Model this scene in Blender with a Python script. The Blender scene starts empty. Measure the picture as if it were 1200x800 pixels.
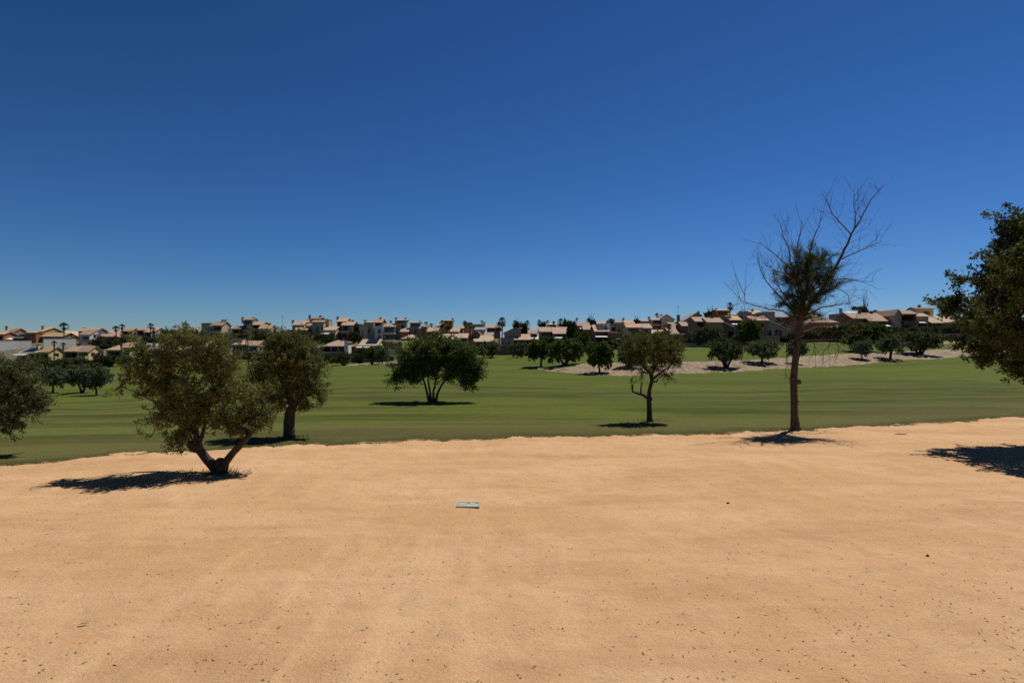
import bpy, math, random
import numpy as np
from mathutils import Vector, noise as mnoise

R = math.radians
random.seed(7)
RNG = np.random.default_rng(11)
scene = bpy.context.scene
COL = scene.collection

# ------------------------------------------------------------------ survey of the place
F, CU, CV, CZ = 667.0, 600.0, 410.0, 2.75      # focal (px of a 1200 px frame), axis, eye height in metres


def X(u, Y): return (u - CU) / F * Y
def Z(v, Y): return CZ - (v - CV) / F * Y


def pchip(xk, yk, x):
    xk = np.asarray(xk, float); yk = np.asarray(yk, float); x = np.asarray(x, float)
    h = np.diff(xk); d = np.diff(yk) / h
    m = np.zeros(len(xk))
    for i in range(1, len(xk) - 1):
        if d[i - 1] * d[i] > 0:
            w1 = 2 * h[i] + h[i - 1]; w2 = h[i] + 2 * h[i - 1]
            m[i] = (w1 + w2) / (w1 / d[i - 1] + w2 / d[i])
    m[0], m[-1] = d[0], d[-1]
    xc = np.clip(x, xk[0], xk[-1])
    i = np.clip(np.searchsorted(xk, xc) - 1, 0, len(h) - 1)
    t = (xc - xk[i]) / h[i]
    return ((1 + 2 * t) * (1 - t) ** 2 * yk[i] + t * (1 - t) ** 2 * h[i] * m[i]
            + t * t * (3 - 2 * t) * yk[i + 1] + t * t * (t - 1) * h[i] * m[i + 1])


TAB = {
    -150: [(0, 0), (16, 0), (40, -1.2), (75, -3.2), (105, -2.6), (150, -1), (175, .6), (200, 4.1), (215, 6), (250, 6.5), (330, -4)],
    100: [(0, 0), (17, 0), (40, -1.2), (75, -3.0), (100, -2.5), (130, -1.5), (160, -1.0), (178, 1), (200, 4.1), (215, 6), (250, 6.5), (330, -4)],
    300: [(0, 0), (22, 0), (45, -.5), (75, -.9), (100, -.6), (130, 0), (160, .5), (178, 3), (200, 6), (250, 7), (330, -4)],
    420: [(0, 0), (25, 0), (45, 0), (75, 0), (105, 0), (125, .3), (150, .8), (165, 3.2), (190, 6), (240, 7.5), (330, -4)],
    520: [(0, 0), (25, 0), (45, 0), (75, .2), (105, .8), (120, 1.4), (140, 1.9), (160, 4.3), (190, 6.3), (240, 7.5), (330, -4)],
    620: [(0, 0), (25, 0), (50, -.1), (70, 0), (90, .9), (115, 1.8), (140, 2.6), (160, 4.8), (190, 6.8), (240, 8), (330, -4)],
    700: [(0, 0), (25, 0), (50, -.3), (66, -.2), (78, 1.1), (95, 2), (115, 2.9), (132, 3.8), (160, 5.6), (190, 7.5), (240, 9), (330, -4)],
    850: [(0, 0), (25, 0), (50, -.3), (70, 0), (80, 1.2), (95, 2.2), (115, 3.4), (133, 4.4), (160, 6.3), (190, 8.3), (240, 10), (330, -4)],
    1000: [(0, 0), (25, 0), (50, 0), (80, .5), (92, 2.1), (105, 3.2), (118, 4.4), (140, 5.2), (160, 6.8), (190, 8.6), (240, 10), (330, -4)],
    1100: [(0, 0), (25, 0), (50, 0), (88, 1.3), (100, 2.75), (120, 4.5), (145, 5.6), (190, 8.3), (240, 10), (330, -4)],
    1350: [(0, 0), (28, 0), (50, .3), (95, 1.9), (105, 3.4), (120, 4.9), (145, 5.8), (190, 8.3), (240, 10), (330, -4)],
}
YK = np.concatenate([np.arange(0, 340, 2.0), [400, 4200]])
UC = np.array(sorted(TAB)); TC = (UC - CU) / F
ZT = np.array([pchip([p[0] for p in TAB[u]], [p[1] for p in TAB[u]], np.minimum(YK, 330)) for u in UC])
TF = np.linspace(TC[0], TC[-1], 90)
ZF = np.array([pchip(TC, ZT[:, j], TF) for j in range(len(YK))]).T


def zt(x, y):
    x = np.asarray(x, float); y = np.asarray(y, float)
    t = np.clip(x / np.maximum(y, 1.0), TF[0], TF[-1])
    a = (t - TF[0]) / (TF[1] - TF[0]); i = np.clip(a.astype(int), 0, len(TF) - 2); a = a - i
    yy = np.clip(y, 0, YK[-1]); j = np.clip(np.searchsorted(YK, yy) - 1, 0, len(YK) - 2)
    b = (yy - YK[j]) / (YK[j + 1] - YK[j])
    return (ZF[i, j] * (1 - a) * (1 - b) + ZF[i + 1, j] * a * (1 - b) + ZF[i, j + 1] * (1 - a) * b + ZF[i + 1, j + 1] * a * b)


def gp(u, v):
    """where the line of sight through a photo point meets the ground"""
    ys = np.arange(3.0, 260.0, 0.1)
    hit = np.where(Z(v, ys) <= zt(X(u, ys), ys))[0]
    y = float(ys[hit[0]]) if len(hit) else 120.0
    return Vector((X(u, y), y, float(zt(X(u, y), y))))


def gy(u, Y): return Vector((X(u, Y), Y, float(zt(X(u, Y), Y))))


# sand plot edge in plan
EX = [-70, -40, -30, -20, -12.2, -9.2, -5, 0, 7.1, 16.2, 21.1, 30, 70]
EY = [-20, -2, 4, 9.3, 13.6, 15.3, 16.8, 17.8, 18.9, 21.6, 23.5, 27, 43]


def edge_y(x):
    x = np.asarray(x, float)
    n = 1.5 * (.10 * np.sin(x * 1.7 + .4) + .08 * np.sin(x * 4.1 + 1) + .05 * np.sin(x * 9.7) + .04 * np.sin(x * 17.3 + 2) + .03 * np.sin(x * 31.0) + .025 * np.sin(x * 47.0 + 3 * np.sin(x * 2.3)))
    return pchip(EX, EY, x) + n


# ------------------------------------------------------------------ object helpers
def tag(o, label=None, cat=None, group=None, kind=None):
    if label: o['label'] = label
    if cat: o['category'] = cat
    if group: o['group'] = group
    if kind: o['kind'] = kind
    return o


def empty(name, loc, label, cat, group=None):
    o = bpy.data.objects.new(name, None); COL.objects.link(o)
    o.empty_display_size = .3; o.location = loc
    return tag(o, label, cat, group)


def np_mesh(name, verts, faces, mat, parent=None, origin=None, smooth=False, attrs=None):
    me = bpy.data.meshes.new(name)
    v = np.asarray(verts, float)
    if origin is not None: v = v - np.asarray(origin, float)
    if isinstance(faces, np.ndarray):
        k = faces.shape[1]
        me.vertices.add(len(v)); me.vertices.foreach_set('co', v.astype(np.float32).ravel())
        me.loops.add(faces.size); me.loops.foreach_set('vertex_index', faces.astype(np.int32).ravel())
        me.polygons.add(len(faces)); me.polygons.foreach_set('loop_start', np.arange(0, faces.size, k, dtype=np.int32))
        me.polygons.foreach_set('loop_total', np.full(len(faces), k, dtype=np.int32))
        me.update(calc_edges=True)
    else:
        me.from_pydata([tuple(p) for p in v], [], faces); me.update()
    if attrs:
        for n, a in attrs.items():
            at = me.attributes.new(n, 'FLOAT', 'POINT'); at.data.foreach_set('value', np.asarray(a, np.float32))
    if smooth: me.polygons.foreach_set('use_smooth', np.ones(len(me.polygons), bool))
    me.materials.append(mat)
    o = bpy.data.objects.new(name, me); COL.objects.link(o)
    if parent is not None: o.parent = parent
    return o


class MB:
    def __init__(s): s.v = []; s.f = []

    def poly(s, pts):
        n = len(s.v); s.v += [tuple(p) for p in pts]; s.f.append(tuple(range(n, n + len(pts)))); return s

    def box(s, x0, x1, y0, y1, z0, z1):
        n = len(s.v)
        s.v += [(x0, y0, z0), (x1, y0, z0), (x1, y1, z0), (x0, y1, z0), (x0, y0, z1), (x1, y0, z1), (x1, y1, z1), (x0, y1, z1)]
        for q in ((0, 3, 2, 1), (4, 5, 6, 7), (0, 1, 5, 4), (1, 2, 6, 5), (2, 3, 7, 6), (3, 0, 4, 7)): s.f.append(tuple(n + i for i in q))
        return s

    def prism(s, sec, axis, a0, a1):
        """sec: closed section; axis 'x': section in (y,z); 'y': section in (x,z)"""
        k = len(sec); n = len(s.v)
        for a in (a0, a1):
            for p, q in sec: s.v.append((a, p, q) if axis == 'x' else (p, a, q))
        s.f.append(tuple(range(n, n + k))); s.f.append(tuple(range(n + 2 * k - 1, n + k - 1, -1)))
        for i in range(k):
            j = (i + 1) % k
            s.f.append((n + i, n + k + i, n + k + j, n + j))
        return s

    def tube(s, path, rad, sides=8, rough=0.0, cap=True):
        path = [Vector(p) for p in path]; n0 = len(s.v); up = None
        for i, p in enumerate(path):
            d = (path[min(i + 1, len(path) - 1)] - path[max(i - 1, 0)])
            d = d.normalized() if d.length > 1e-9 else Vector((0, 0, 1))
            if up is None: up = d.orthogonal().normalized()
            up = (up - d * up.dot(d)); up = up.normalized() if up.length > 1e-6 else d.orthogonal().normalized()
            w = d.cross(up)
            for k in range(sides):
                a = 2 * math.pi * k / sides; c = up * math.cos(a) + w * math.sin(a)
                r = rad[i]
                if rough:
                    q = p + c * r
                    r *= 1 + rough * mnoise.noise(q * (1.1 / max(rad[0], .05))) + .5 * rough * mnoise.noise(q * (2.9 / max(rad[0], .05)))
                s.v.append(tuple(p + c * r))
        for i in range(len(path) - 1):
            for k in range(sides):
                j = (k + 1) % sides; a = n0 + i * sides
                s.f.append((a + k, a + j, a + sides + j, a + sides + k))
        if cap:
            s.f.append(tuple(n0 + k for k in range(sides - 1, -1, -1)))
            e = n0 + (len(path) - 1) * sides; s.f.append(tuple(e + k for k in range(sides)))
        return s

    def ball(s, c, r, rough=.25, seg=10, rings=7):
        n0 = len(s.v); c = Vector(c)
        for i in range(rings + 1):
            th = math.pi * i / rings
            for k in range(seg):
                ph = 2 * math.pi * k / seg
                d = Vector((math.sin(th) * math.cos(ph), math.sin(th) * math.sin(ph), math.cos(th)))
                rr = r * (1 + rough * mnoise.noise((c + d * r) * (1.6 / r)))
                s.v.append(tuple(c + d * rr))
        for i in range(rings):
            for k in range(seg):
                j = (k + 1) % seg; s.f.append((n0 + i * seg + k, n0 + i * seg + j, n0 + (i + 1) * seg + j, n0 + (i + 1) * seg + k))
        return s

    def build(s, name, mat, parent=None, origin=None, smooth=False):
        return np_mesh(name, s.v, s.f, mat, parent, origin, smooth)


# ------------------------------------------------------------------ materials
def newmat(name):
    m = bpy.data.materials.new(name); m.use_nodes = True
    nt = m.node_tree; b = nt.nodes['Principled BSDF']
    return m, nt, b


class NG:
    """tiny node-graph writer"""
    def __init__(s, nt): s.nt = nt

    def n(s, t, **kw):
        o = s.nt.nodes.new(t)
        for k, v in kw.items(): setattr(o, k, v)
        return o

    def set(s, sock, v):
        if hasattr(v, 'is_output') or isinstance(v, bpy.types.NodeSocket): s.nt.links.new(v, sock)
        elif isinstance(v, (tuple, list)) and len(v) == 3 and sock.type == 'RGBA': sock.default_value = (*v, 1)
        else: sock.default_value = v

    def m(s, op, a, b=0.0, c=0.0, clamp=False):
        o = s.n('ShaderNodeMath', operation=op, use_clamp=clamp)
        for i, v in enumerate((a, b, c)): s.set(o.inputs[i], v)
        return o.outputs[0]

    def noise(s, vec, scale, detail=3.0, rough=.55, dist=0.0, dim='3D'):
        o = s.n('ShaderNodeTexNoise', noise_dimensions=dim)
        if vec is not None: s.nt.links.new(vec, o.inputs['Vector'])
        o.inputs['Scale'].default_value = scale; o.inputs['Detail'].default_value = detail
        o.inputs['Roughness'].default_value = rough; o.inputs['Distortion'].default_value = dist
        return o.outputs['Fac']

    def map(s, x, a, b, lo=0.0, hi=1.0, smooth=True):
        o = s.n('ShaderNodeMapRange', interpolation_type='SMOOTHSTEP' if smooth else 'LINEAR')
        for i, v in enumerate((x, a, b, lo, hi)): s.set(o.inputs[i], v)
        return o.outputs[0]

    def mix(s, f, a, b, mode='MIX'):
        o = s.n('ShaderNodeMix', data_type='RGBA', blend_type=mode)
        s.set(o.inputs[0], f); s.set(o.inputs[6], a); s.set(o.inputs[7], b)
        return o.outputs[2]

    def vmul(s, vec, sc, rot=None):
        o = s.n('ShaderNodeMapping'); s.nt.links.new(vec, o.inputs[0]); o.inputs['Scale'].default_value = sc
        if rot: o.inputs['Rotation'].default_value = rot
        return o.outputs[0]

    def obj(s): return s.n('ShaderNodeTexCoord').outputs['Object']

    def bump(s, h, strength, dist, b, nrm=None):
        o = s.n('ShaderNodeBump'); o.inputs['Strength'].default_value = strength; o.inputs['Distance'].default_value = dist
        s.nt.links.new(h, o.inputs['Height'])
        if nrm is not None: s.nt.links.new(nrm, o.inputs['Normal'])
        if b is not None: s.nt.links.new(o.outputs[0], b.inputs['Normal'])
        return o.outputs[0]


def plaster(name, c, dirt=.16):
    m, nt, b = newmat(name); g = NG(nt); co = g.obj()
    n1 = g.noise(co, .55, 4); n2 = g.noise(g.vmul(co, (3, 3, .35)), 1.0, 3)
    d = tuple(x * (1 - dirt) * k for x, k in zip(c, (1, .96, .9)))
    f = g.m('MULTIPLY', g.map(n1, .4, .75), .7)
    f = g.m('ADD', f, g.m('MULTIPLY', g.map(n2, .55, .8), .5), clamp=True)
    oi = g.n('ShaderNodeObjectInfo').outputs['Random']
    colr = g.mix(f, c, d)
    hs = g.n('ShaderNodeHueSaturation'); nt.links.new(colr, hs.inputs['Color'])
    nt.links.new(g.map(oi, 0, 1, .78, 1.18, False), hs.inputs['Value'])
    nt.links.new(hs.outputs[0], b.inputs['Base Color']); b.inputs['Roughness'].default_value = .9
    return m


def tiles(name, c, c2):
    m, nt, b = newmat(name); g = NG(nt); co = g.obj()
    n1 = g.noise(g.vmul(co, (3.2, 1.6, 1.6)), 1.0, 4, .7); n2 = g.noise(co, .35, 3)
    n3 = g.noise(g.vmul(co, (.9, 5.0, 5.0)), 1.0, 3, .6)
    f = g.m('ADD', g.m('ADD', g.m('MULTIPLY', g.map(n1, .3, .7), .5), g.m('MULTIPLY', g.map(n2, .35, .7), .3)), g.m('MULTIPLY', g.map(n3, .4, .65), .45), clamp=True)
    oi = g.n('ShaderNodeObjectInfo').outputs['Random']
    hs = g.n('ShaderNodeHueSaturation'); nt.links.new(g.mix(f, c, c2), hs.inputs['Color'])
    nt.links.new(g.map(oi, 0, 1, .64, 1.08, False), hs.inputs['Value'])
    nt.links.new(hs.outputs[0], b.inputs['Base Color']); b.inputs['Roughness'].default_value = .85
    w = g.n('ShaderNodeTexWave', wave_type='BANDS', bands_direction='X'); nt.links.new(co, w.inputs['Vector']); w.inputs['Scale'].default_value = 1.25
    g.bump(w.outputs['Fac'], .5, .06, b)
    return m


def leafmat(name, c1, c2, trans=.3, rough=.5, spec=.3, under=None, k=1.0):
    c1, c2, under = [None if c is None else tuple(k * q for q in c) for c in (c1, c2, under)]
    m, nt, b = newmat(name); g = NG(nt)
    geo = g.n('ShaderNodeNewGeometry'); rnd = geo.outputs['Random Per Island']
    big = g.noise(g.obj(), 1.3, 2)
    f = g.m('ADD', g.m('MULTIPLY', rnd, .6), g.m('MULTIPLY', g.map(big, .35, .65), .4))
    c = g.mix(f, c1, c2)
    if under: c = g.mix(geo.outputs['Backfacing'], c, under)
    nt.links.new(c, b.inputs['Base Color']); b.inputs['Roughness'].default_value = max(rough, .6)
    b.inputs['Specular IOR Level'].default_value = spec * .25
    if trans:
        t = g.n('ShaderNodeBsdfTranslucent'); nt.links.new(g.mix(.5, c, (.10, .12, .02)), t.inputs['Color'])
        ms = g.n('ShaderNodeMixShader'); ms.inputs[0].default_value = trans
        nt.links.new(b.outputs[0], ms.inputs[1]); nt.links.new(t.outputs[0], ms.inputs[2])
        nt.links.new(ms.outputs[0], nt.nodes['Material Output'].inputs['Surface'])
    return m


def barkmat(name, c1, c2, sc=1.0):
    m, nt, b = newmat(name); g = NG(nt); co = g.obj()
    n = g.noise(g.vmul(co, (14 * sc, 14 * sc, 3 * sc)), 1.0, 5, .65, .6); n2 = g.noise(co, 3 * sc, 3)
    nt.links.new(g.mix(g.m('ADD', g.m('MULTIPLY', g.map(n, .3, .7), .7), g.m('MULTIPLY', n2, .3)), c1, c2), b.inputs['Base Color'])
    b.inputs['Roughness'].default_value = .95; g.bump(n, .9, .05, b)
    return m


def plain(name, c, rough=.7, metal=0.0, var=.2, sc=2.0):
    m, nt, b = newmat(name); g = NG(nt)
    n = g.noise(g.obj(), sc, 4)
    nt.links.new(g.mix(g.map(n, .3, .7), tuple(x * (1 - var) for x in c), c), b.inputs['Base Color'])
    b.inputs['Roughness'].default_value = rough; b.inputs['Metallic'].default_value = metal
    return m


W = {k: plaster('plaster_' + k, tuple(q * (.95 if k in ('white', 'yellow') else .74) for q in c)) for k, c in dict(
    cream=(.66, .54, .37), white=(.76, .73, .67), salmon=(.50, .27, .17), pink=(.50, .36, .30), ochre=(.60, .38, .11),
    grey=(.40, .40, .41), beige=(.50, .42, .32), brown=(.26, .16, .11), lilac=(.40, .33, .35), yellow=(.70, .56, .27), terra=(.42, .19, .09)).items()}
T = {'tile': tiles('roof_tile', (.50, .34, .23), (.35, .22, .145)), 'pale': tiles('pale_roof_tile', (.52, .39, .275), (.40, .28, .19)),
     'pink': tiles('pink_roof_tile', (.48, .32, .24), (.35, .22, .17)), 'gold': tiles('golden_roof_tile', (.54, .38, .215), (.42, .27, .15)),
     'brown': tiles('brown_roof_tile', (.24, .18, .11), (.17, .12, .07)), 'grey': tiles('grey_roof_tile', (.34, .33, .34), (.25, .24, .25))}


def glassmat():
    m, nt, b = newmat('window_glass'); g = NG(nt)
    n = g.noise(g.obj(), .8, 2)
    nt.links.new(g.mix(n, (.012, .014, .018), (.03, .032, .036)), b.inputs['Base Color']); b.inputs['Roughness'].default_value = .08
    return m


M = dict(glass=glassmat(), frame=plain('painted_frame', (.62, .58, .5)), dframe=plain('dark_wood_frame', (.10, .055, .03)),
         canvas=plain('awning_canvas', (.78, .74, .66), .9, 0, .1), solar=plain('solar_cell', (.012, .014, .022), .25, 0, .4, 3),
         cap=plain('chimney_cap', (.12, .09, .07)), rail=plain('iron_rail', (.06, .06, .06), .5, .6),
         steel=plain('galvanised_steel', (.30, .31, .32), .45, .8),
         olive=leafmat('olive_leaf', (.034, .042, .009), (.140, .138, .034), .35, .55, .3, (.10, .105, .045), k=1.65),
         olivedk=leafmat('dark_olive_leaf', (.022, .030, .009), (.085, .092, .032), .25, .55, .3, (.085, .095, .05), k=1.55),
         greyolive=leafmat('grey_olive_leaf', (.045, .058, .028), (.125, .14, .075), .25, .55, .3, (.10, .11, .07), k=1.5),
         carob=leafmat('carob_leaf', (.030, .044, .012), (.10, .122, .034), .3, .6, .4, k=1.5),
         bigleaf=leafmat('broad_leaf', (.024, .034, .010), (.080, .090, .028), .3, .6, .4, k=1.4),
         light=leafmat('yellowish_leaf', (.05, .06, .016), (.11, .115, .04), .3, .5, .3, k=1.6),
         needle=leafmat('pine_needle', (.035, .055, .018), (.095, .115, .04), .35, .5, .3),
         hedge=leafmat('hedge_leaf', (.016, .025, .009), (.055, .068, .024), .15, .5, .3, k=1.45),
         shrub=leafmat('shrub_leaf', (.025, .035, .012), (.075, .09, .034), .2, .5, .3, k=1.45),
         dry=leafmat('dry_hedge_leaf', (.11, .085, .045), (.17, .14, .08), .15, .7, .2),
         purple=leafmat('bougainvillea_bract', (.07, .012, .035), (.16, .03, .09), .3, .6, .2),
         palm=leafmat('palm_frond', (.015, .03, .010), (.05, .06, .022), .15, .4, .4),
         skirt=leafmat('dry_palm_frond', (.12, .085, .045), (.2, .15, .08), .1, .8, .1),
         bark=barkmat('olive_bark', (.022, .016, .011), (.085, .06, .042)), palmbark=barkmat('palm_bark', (.05, .035, .022), (.13, .095, .065), .5),
         pinebark=barkmat('pine_bark', (.036, .027, .02), (.105, .074, .052)), deadwood=barkmat('dead_wood', (.05, .04, .033), (.16, .125, .10)),
         stone=plain('rubble_stone', (.30, .27, .24), .95, 0, .5, 2.2), brick=plain('brown_block_wall', (.20, .15, .11), .95, 0, .4, 1.5))
# ------------------------------------------------------------------ the ground
def ss(x, a, b):
    t = np.clip((x - a) / (b - a), 0, 1); return t * t * (3 - 2 * t)


def grid_faces(nr, nc):
    i = np.arange(nr - 1)[:, None] * nc + np.arange(nc - 1)[None, :]
    i = i.ravel(); return np.stack([i, i + 1, i + nc + 1, i + nc], 1)


def grassmat():
    m, nt, b = newmat('golf_grass'); g = NG(nt); co = g.obj()
    sep = g.n('ShaderNodeSeparateXYZ'); nt.links.new(co, sep.inputs[0]); x, y = sep.outputs[0], sep.outputs[1]
    wob = g.noise(co, .045, 3); wob2 = g.noise(co, .16, 2)
    s = g.m('ADD', g.m('SUBTRACT', y, g.m('MULTIPLY', x, .10)), g.m('ADD', g.m('MULTIPLY', wob, 5.0), g.m('MULTIPLY', wob2, 1.0)))
    st = g.m('SINE', g.m('MULTIPLY', s, 2 * math.pi / 4.6)); st = g.map(st, -.35, .35)
    st2 = g.m('SINE', g.m('MULTIPLY', s, 2 * math.pi / 11.3)); st2 = g.map(st2, -.8, .8)
    lx, dk = (.114, .126, .032), (.042, .056, .009)
    stk = g.n('ShaderNodeMapping'); nt.links.new(co, stk.inputs[0]); stk.inputs['Rotation'].default_value = (0, 0, R(-6)); stk.inputs['Scale'].default_value = (.07, .95, 1)
    nst = g.map(g.noise(stk.outputs[0], 1.0, 5, .65, .2), .36, .64)
    left = g.map(g.m('DIVIDE', x, g.m('MAXIMUM', y, 1.0)), -.55, .1, .74, .30)
    near = g.m('MULTIPLY', left, g.map(y, 20.0, 80.0, 1.0, .6))
    c = g.mix(g.m('ADD', g.m('MULTIPLY', st, near), g.m('ADD', g.m('MULTIPLY', st2, .12), g.m('MULTIPLY', nst, .52)), clamp=True), dk, lx)
    n = g.noise(g.vmul(co, (.45, 1, 1)), .11, 5, .6); c = g.mix(g.m('MULTIPLY', g.map(n, .52, .70), .6), c, (.118, .096, .040))      # drier
    n = g.noise(g.vmul(co, (.4, 1, 1)), .06, 3); c = g.mix(g.m('MULTIPLY', g.map(n, .46, .60), .75), c, (.104, .134, .017))   # lush
    n = g.noise(g.vmul(co, (.4, 1.3, 1)), .085, 4); c = g.mix(g.m('MULTIPLY', g.map(n, .50, .62), .8), c, (.034, .050, .010))   # dark green
    far = g.map(y, 30.0, 62.0); c = g.mix(g.m('MULTIPLY', far, .55), c, (.100, .134, .022))
    fine = g.n('ShaderNodeMapping'); nt.links.new(co, fine.inputs[0]); fine.inputs['Rotation'].default_value = (0, 0, R(-9)); fine.inputs['Scale'].default_value = (.16, 2.3, 1)
    nf = g.noise(fine.outputs[0], 1.0, 4, .7, .3); c = g.mix(g.m('MULTIPLY', g.map(nf, .52, .68), .6), c, (.135, .122, .042)); c = g.mix(g.m('MULTIPLY', g.map(nf, .48, .30), .45), c, (.036, .044, .010))
    n = g.noise(co, 2.2, 6, .75); c = g.mix(g.m('MULTIPLY', g.map(n, .35, .7), .3), c, (.038, .042, .010))
    n = g.noise(co, 23, 3, .7); c = g.mix(g.m('MULTIPLY', g.map(n, .45, .75), .35), c, (.115, .105, .042))
    # rough, thinner grass beside the sand, bare hillside between the rows of houses
    at = g.n('ShaderNodeAttribute', attribute_name='edge_dist'); e = at.outputs['Fac']
    en = g.m('ADD', e, g.m('MULTIPLY', g.m('SUBTRACT', g.noise(co, .6, 4), .5), 2.2))
    c = g.mix(g.map(g.m('ADD', e, g.m('MULTIPLY', g.m('SUBTRACT', g.noise(co, .25, 4), .5), 7.0)), 1.5, 6.0, .55, 0), c, (.112, .092, .038))
    c = g.mix(g.map(en, .1, 1.3, .8, 0), c, (.066, .058, .020))
    en2 = g.m('ADD', e, g.m('MULTIPLY', g.m('SUBTRACT', g.noise(co, 5, 4, .7), .5), 1.0))
    c = g.mix(g.map(en2, -.05, .18, .9, 0), c, (.30, .20, .10))
    at = g.n('ShaderNodeAttribute', attribute_name='bare'); bn = g.m('ADD', at.outputs['Fac'], g.m('MULTIPLY', g.m('SUBTRACT', g.noise(co, .3, 5), .5), .6))
    soil = g.mix(g.map(g.noise(co, .8, 5, .7), .4, .65), (.17, .145, .115), (.06, .07, .035))
    c = g.mix(g.map(bn, .35, .6), c, soil)
    nt.links.new(c, b.inputs['Base Color']); b.inputs['Roughness'].default_value = .9; b.inputs['Specular IOR Level'].default_value = .04
    h = g.m('ADD', g.noise(co, 14, 4, .7), g.m('MULTIPLY', g.noise(co, 55, 2), .6))
    g.bump(h, .6, .025, b)
    return m


def sandmat():
    m, nt, b = newmat('raked_sand'); g = NG(nt); co = g.obj()
    base, pale, dark = (.58, .362, .182), (.66, .45, .25), (.48, .285, .142)
    n = g.noise(g.vmul(co, (.5, 1.1, 1)), .55, 5, .6); c = g.mix(g.map(n, .38, .68), base, pale)
    n = g.noise(g.vmul(co, (.35, 1.0, 1), (0, 0, .25)), .8, 4, .6, .4); c = g.mix(g.m('MULTIPLY', g.map(n, .48, .72), .75), c, dark)
    # faint wheel and rake marks: long soft bands, a few metres apart, running away from the viewer
    rk = g.n('ShaderNodeMapping'); nt.links.new(co, rk.inputs[0]); rk.inputs['Rotation'].default_value = (0, 0, R(9)); rk.inputs['Scale'].default_value = (1.9, .10, 1)
    n = g.noise(rk.outputs[0], 1.0, 4, .6, .15)
    sx = g.n('ShaderNodeSeparateXYZ'); nt.links.new(co, sx.inputs[0])
    lane = g.m('MULTIPLY', g.m('MULTIPLY', g.map(sx.outputs[0], -5.2, -3.6), g.map(sx.outputs[0], .3, -.9)), g.map(sx.outputs[1], 10.0, 7.0))
    msk = g.m('MAXIMUM', g.m('MULTIPLY', g.map(g.noise(co, .22, 2), .42, .62), .6), lane)
    c = g.mix(g.m('MULTIPLY', g.m('MULTIPLY', g.map(n, .46, .66), .62), msk), c, (.70, .49, .28))
    rk = g.n('ShaderNodeMapping'); nt.links.new(co, rk.inputs[0]); rk.inputs['Rotation'].default_value = (0, 0, R(-12)); rk.inputs['Scale'].default_value = (.12, 1.7, 1)
    n2 = g.noise(rk.outputs[0], 1.0, 4, .6, .2)
    c = g.mix(g.m('MULTIPLY', g.map(n2, .50, .7), .45), c, (.69, .48, .27))
    # coarse grains of every shade
    gr = g.noise(co, 55, 3, .8); c = g.mix(g.m('MULTIPLY', g.map(gr, .5, .74), .6), c, (.33, .215, .125))
    gr = g.noise(co, 38, 3, .8); c = g.mix(g.m('MULTIPLY', g.map(gr, .52, .76), .6), c, (.82, .64, .44))
    sp = g.noise(co, 17, 4, .8); c = g.mix(g.m('MULTIPLY', g.map(sp, .60, .70), .6), c, (.22, .15, .09))
    gr = g.noise(co, 120, 2, .8); c = g.mix(g.m('MULTIPLY', g.map(gr, .54, .70), .55), c, (.26, .17, .095)); c = g.mix(g.m('MULTIPLY', g.map(gr, .44, .28), .5), c, (.84, .66, .45))
    ms = g.noise(co, 3.2, 6, .75); c = g.mix(g.m('MULTIPLY', g.map(ms, .45, .72), .45), c, (.42, .28, .165))
    # grey disturbed patches
    n = g.noise(co, .16, 4, .6); c = g.mix(g.m('MULTIPLY', g.map(n, .56, .74), .5), c, (.42, .32, .22))
    c = g.mix(1.0, c, (.955, .885, .862), 'MULTIPLY')
    nt.links.new(c, b.inputs['Base Color']); b.inputs['Roughness'].default_value = .95; b.inputs['Specular IOR Level'].default_value = .05
    h = g.m('ADD', g.m('ADD', g.noise(co, 30, 5, .75), g.m('MULTIPLY', g.noise(co, 4, 4, .6), 1.6)), g.m('MULTIPLY', g.noise(rk.outputs[0], 2.0, 3), .8))
    g.bump(h, .75, .03, b)
    return m


def bankmat():
    m, nt, b = newmat('dry_sandy_bank'); g = NG(nt); co = g.obj()
    n = g.noise(co, .5, 5, .65); c = g.mix(g.map(n, .35, .68), (.37, .258, .165), (.25, .178, .112))
    n = g.noise(co, 2.4, 5, .75); c = g.mix(g.m('MULTIPLY', g.map(n, .40, .62), .75), c, (.135, .105, .07))
    n = g.noise(g.vmul(co, (1, .4, 1)), 1.1, 5, .7); c = g.mix(g.m('MULTIPLY', g.map(n, .52, .64), .75), c, (.085, .078, .035))
    nt.links.new(c, b.inputs['Base Color']); b.inputs['Roughness'].default_value = .95
    g.bump(g.noise(co, 3, 5, .7), .8, .15, b)
    return m


M['grass'] = grassmat(); M['sand'] = sandmat(); M['bank'] = bankmat()

ys = np.concatenate([np.arange(-30, 4, 2.0), np.arange(4, 60, .5), np.arange(60, 130, 1.0), np.arange(130, 260, 2.5), np.geomspace(262, 4200, 30)])
sv = np.concatenate([np.linspace(-2.6, -1.02, 20)[:-1], np.linspace(-1.02, 1.02, 260), np.linspace(1.02, 2.6, 20)[1:]])
YY, SS = np.meshgrid(ys, sv, indexing='ij'); XX = SS * (np.maximum(YY, 0) + 12)
ZZ = zt(XX, YY)
ed = YY - edge_y(XX)
rough_n = .05 * np.sin(XX * .9 + np.sin(YY * .5)) * np.sin(YY * .7 + XX * .3) * ss(YY, 22, 40)
ZZ = ZZ + rough_n - .22 * ss(-ed, .05, .6)
tt = XX / np.maximum(YY, 1)
bare = ss(YY, 166, 178) * ss(-tt, .1, .25) + .8 * ss(YY, 130, 145) * ss(tt, -.2, 0) + ss(YY, 240, 260)
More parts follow.
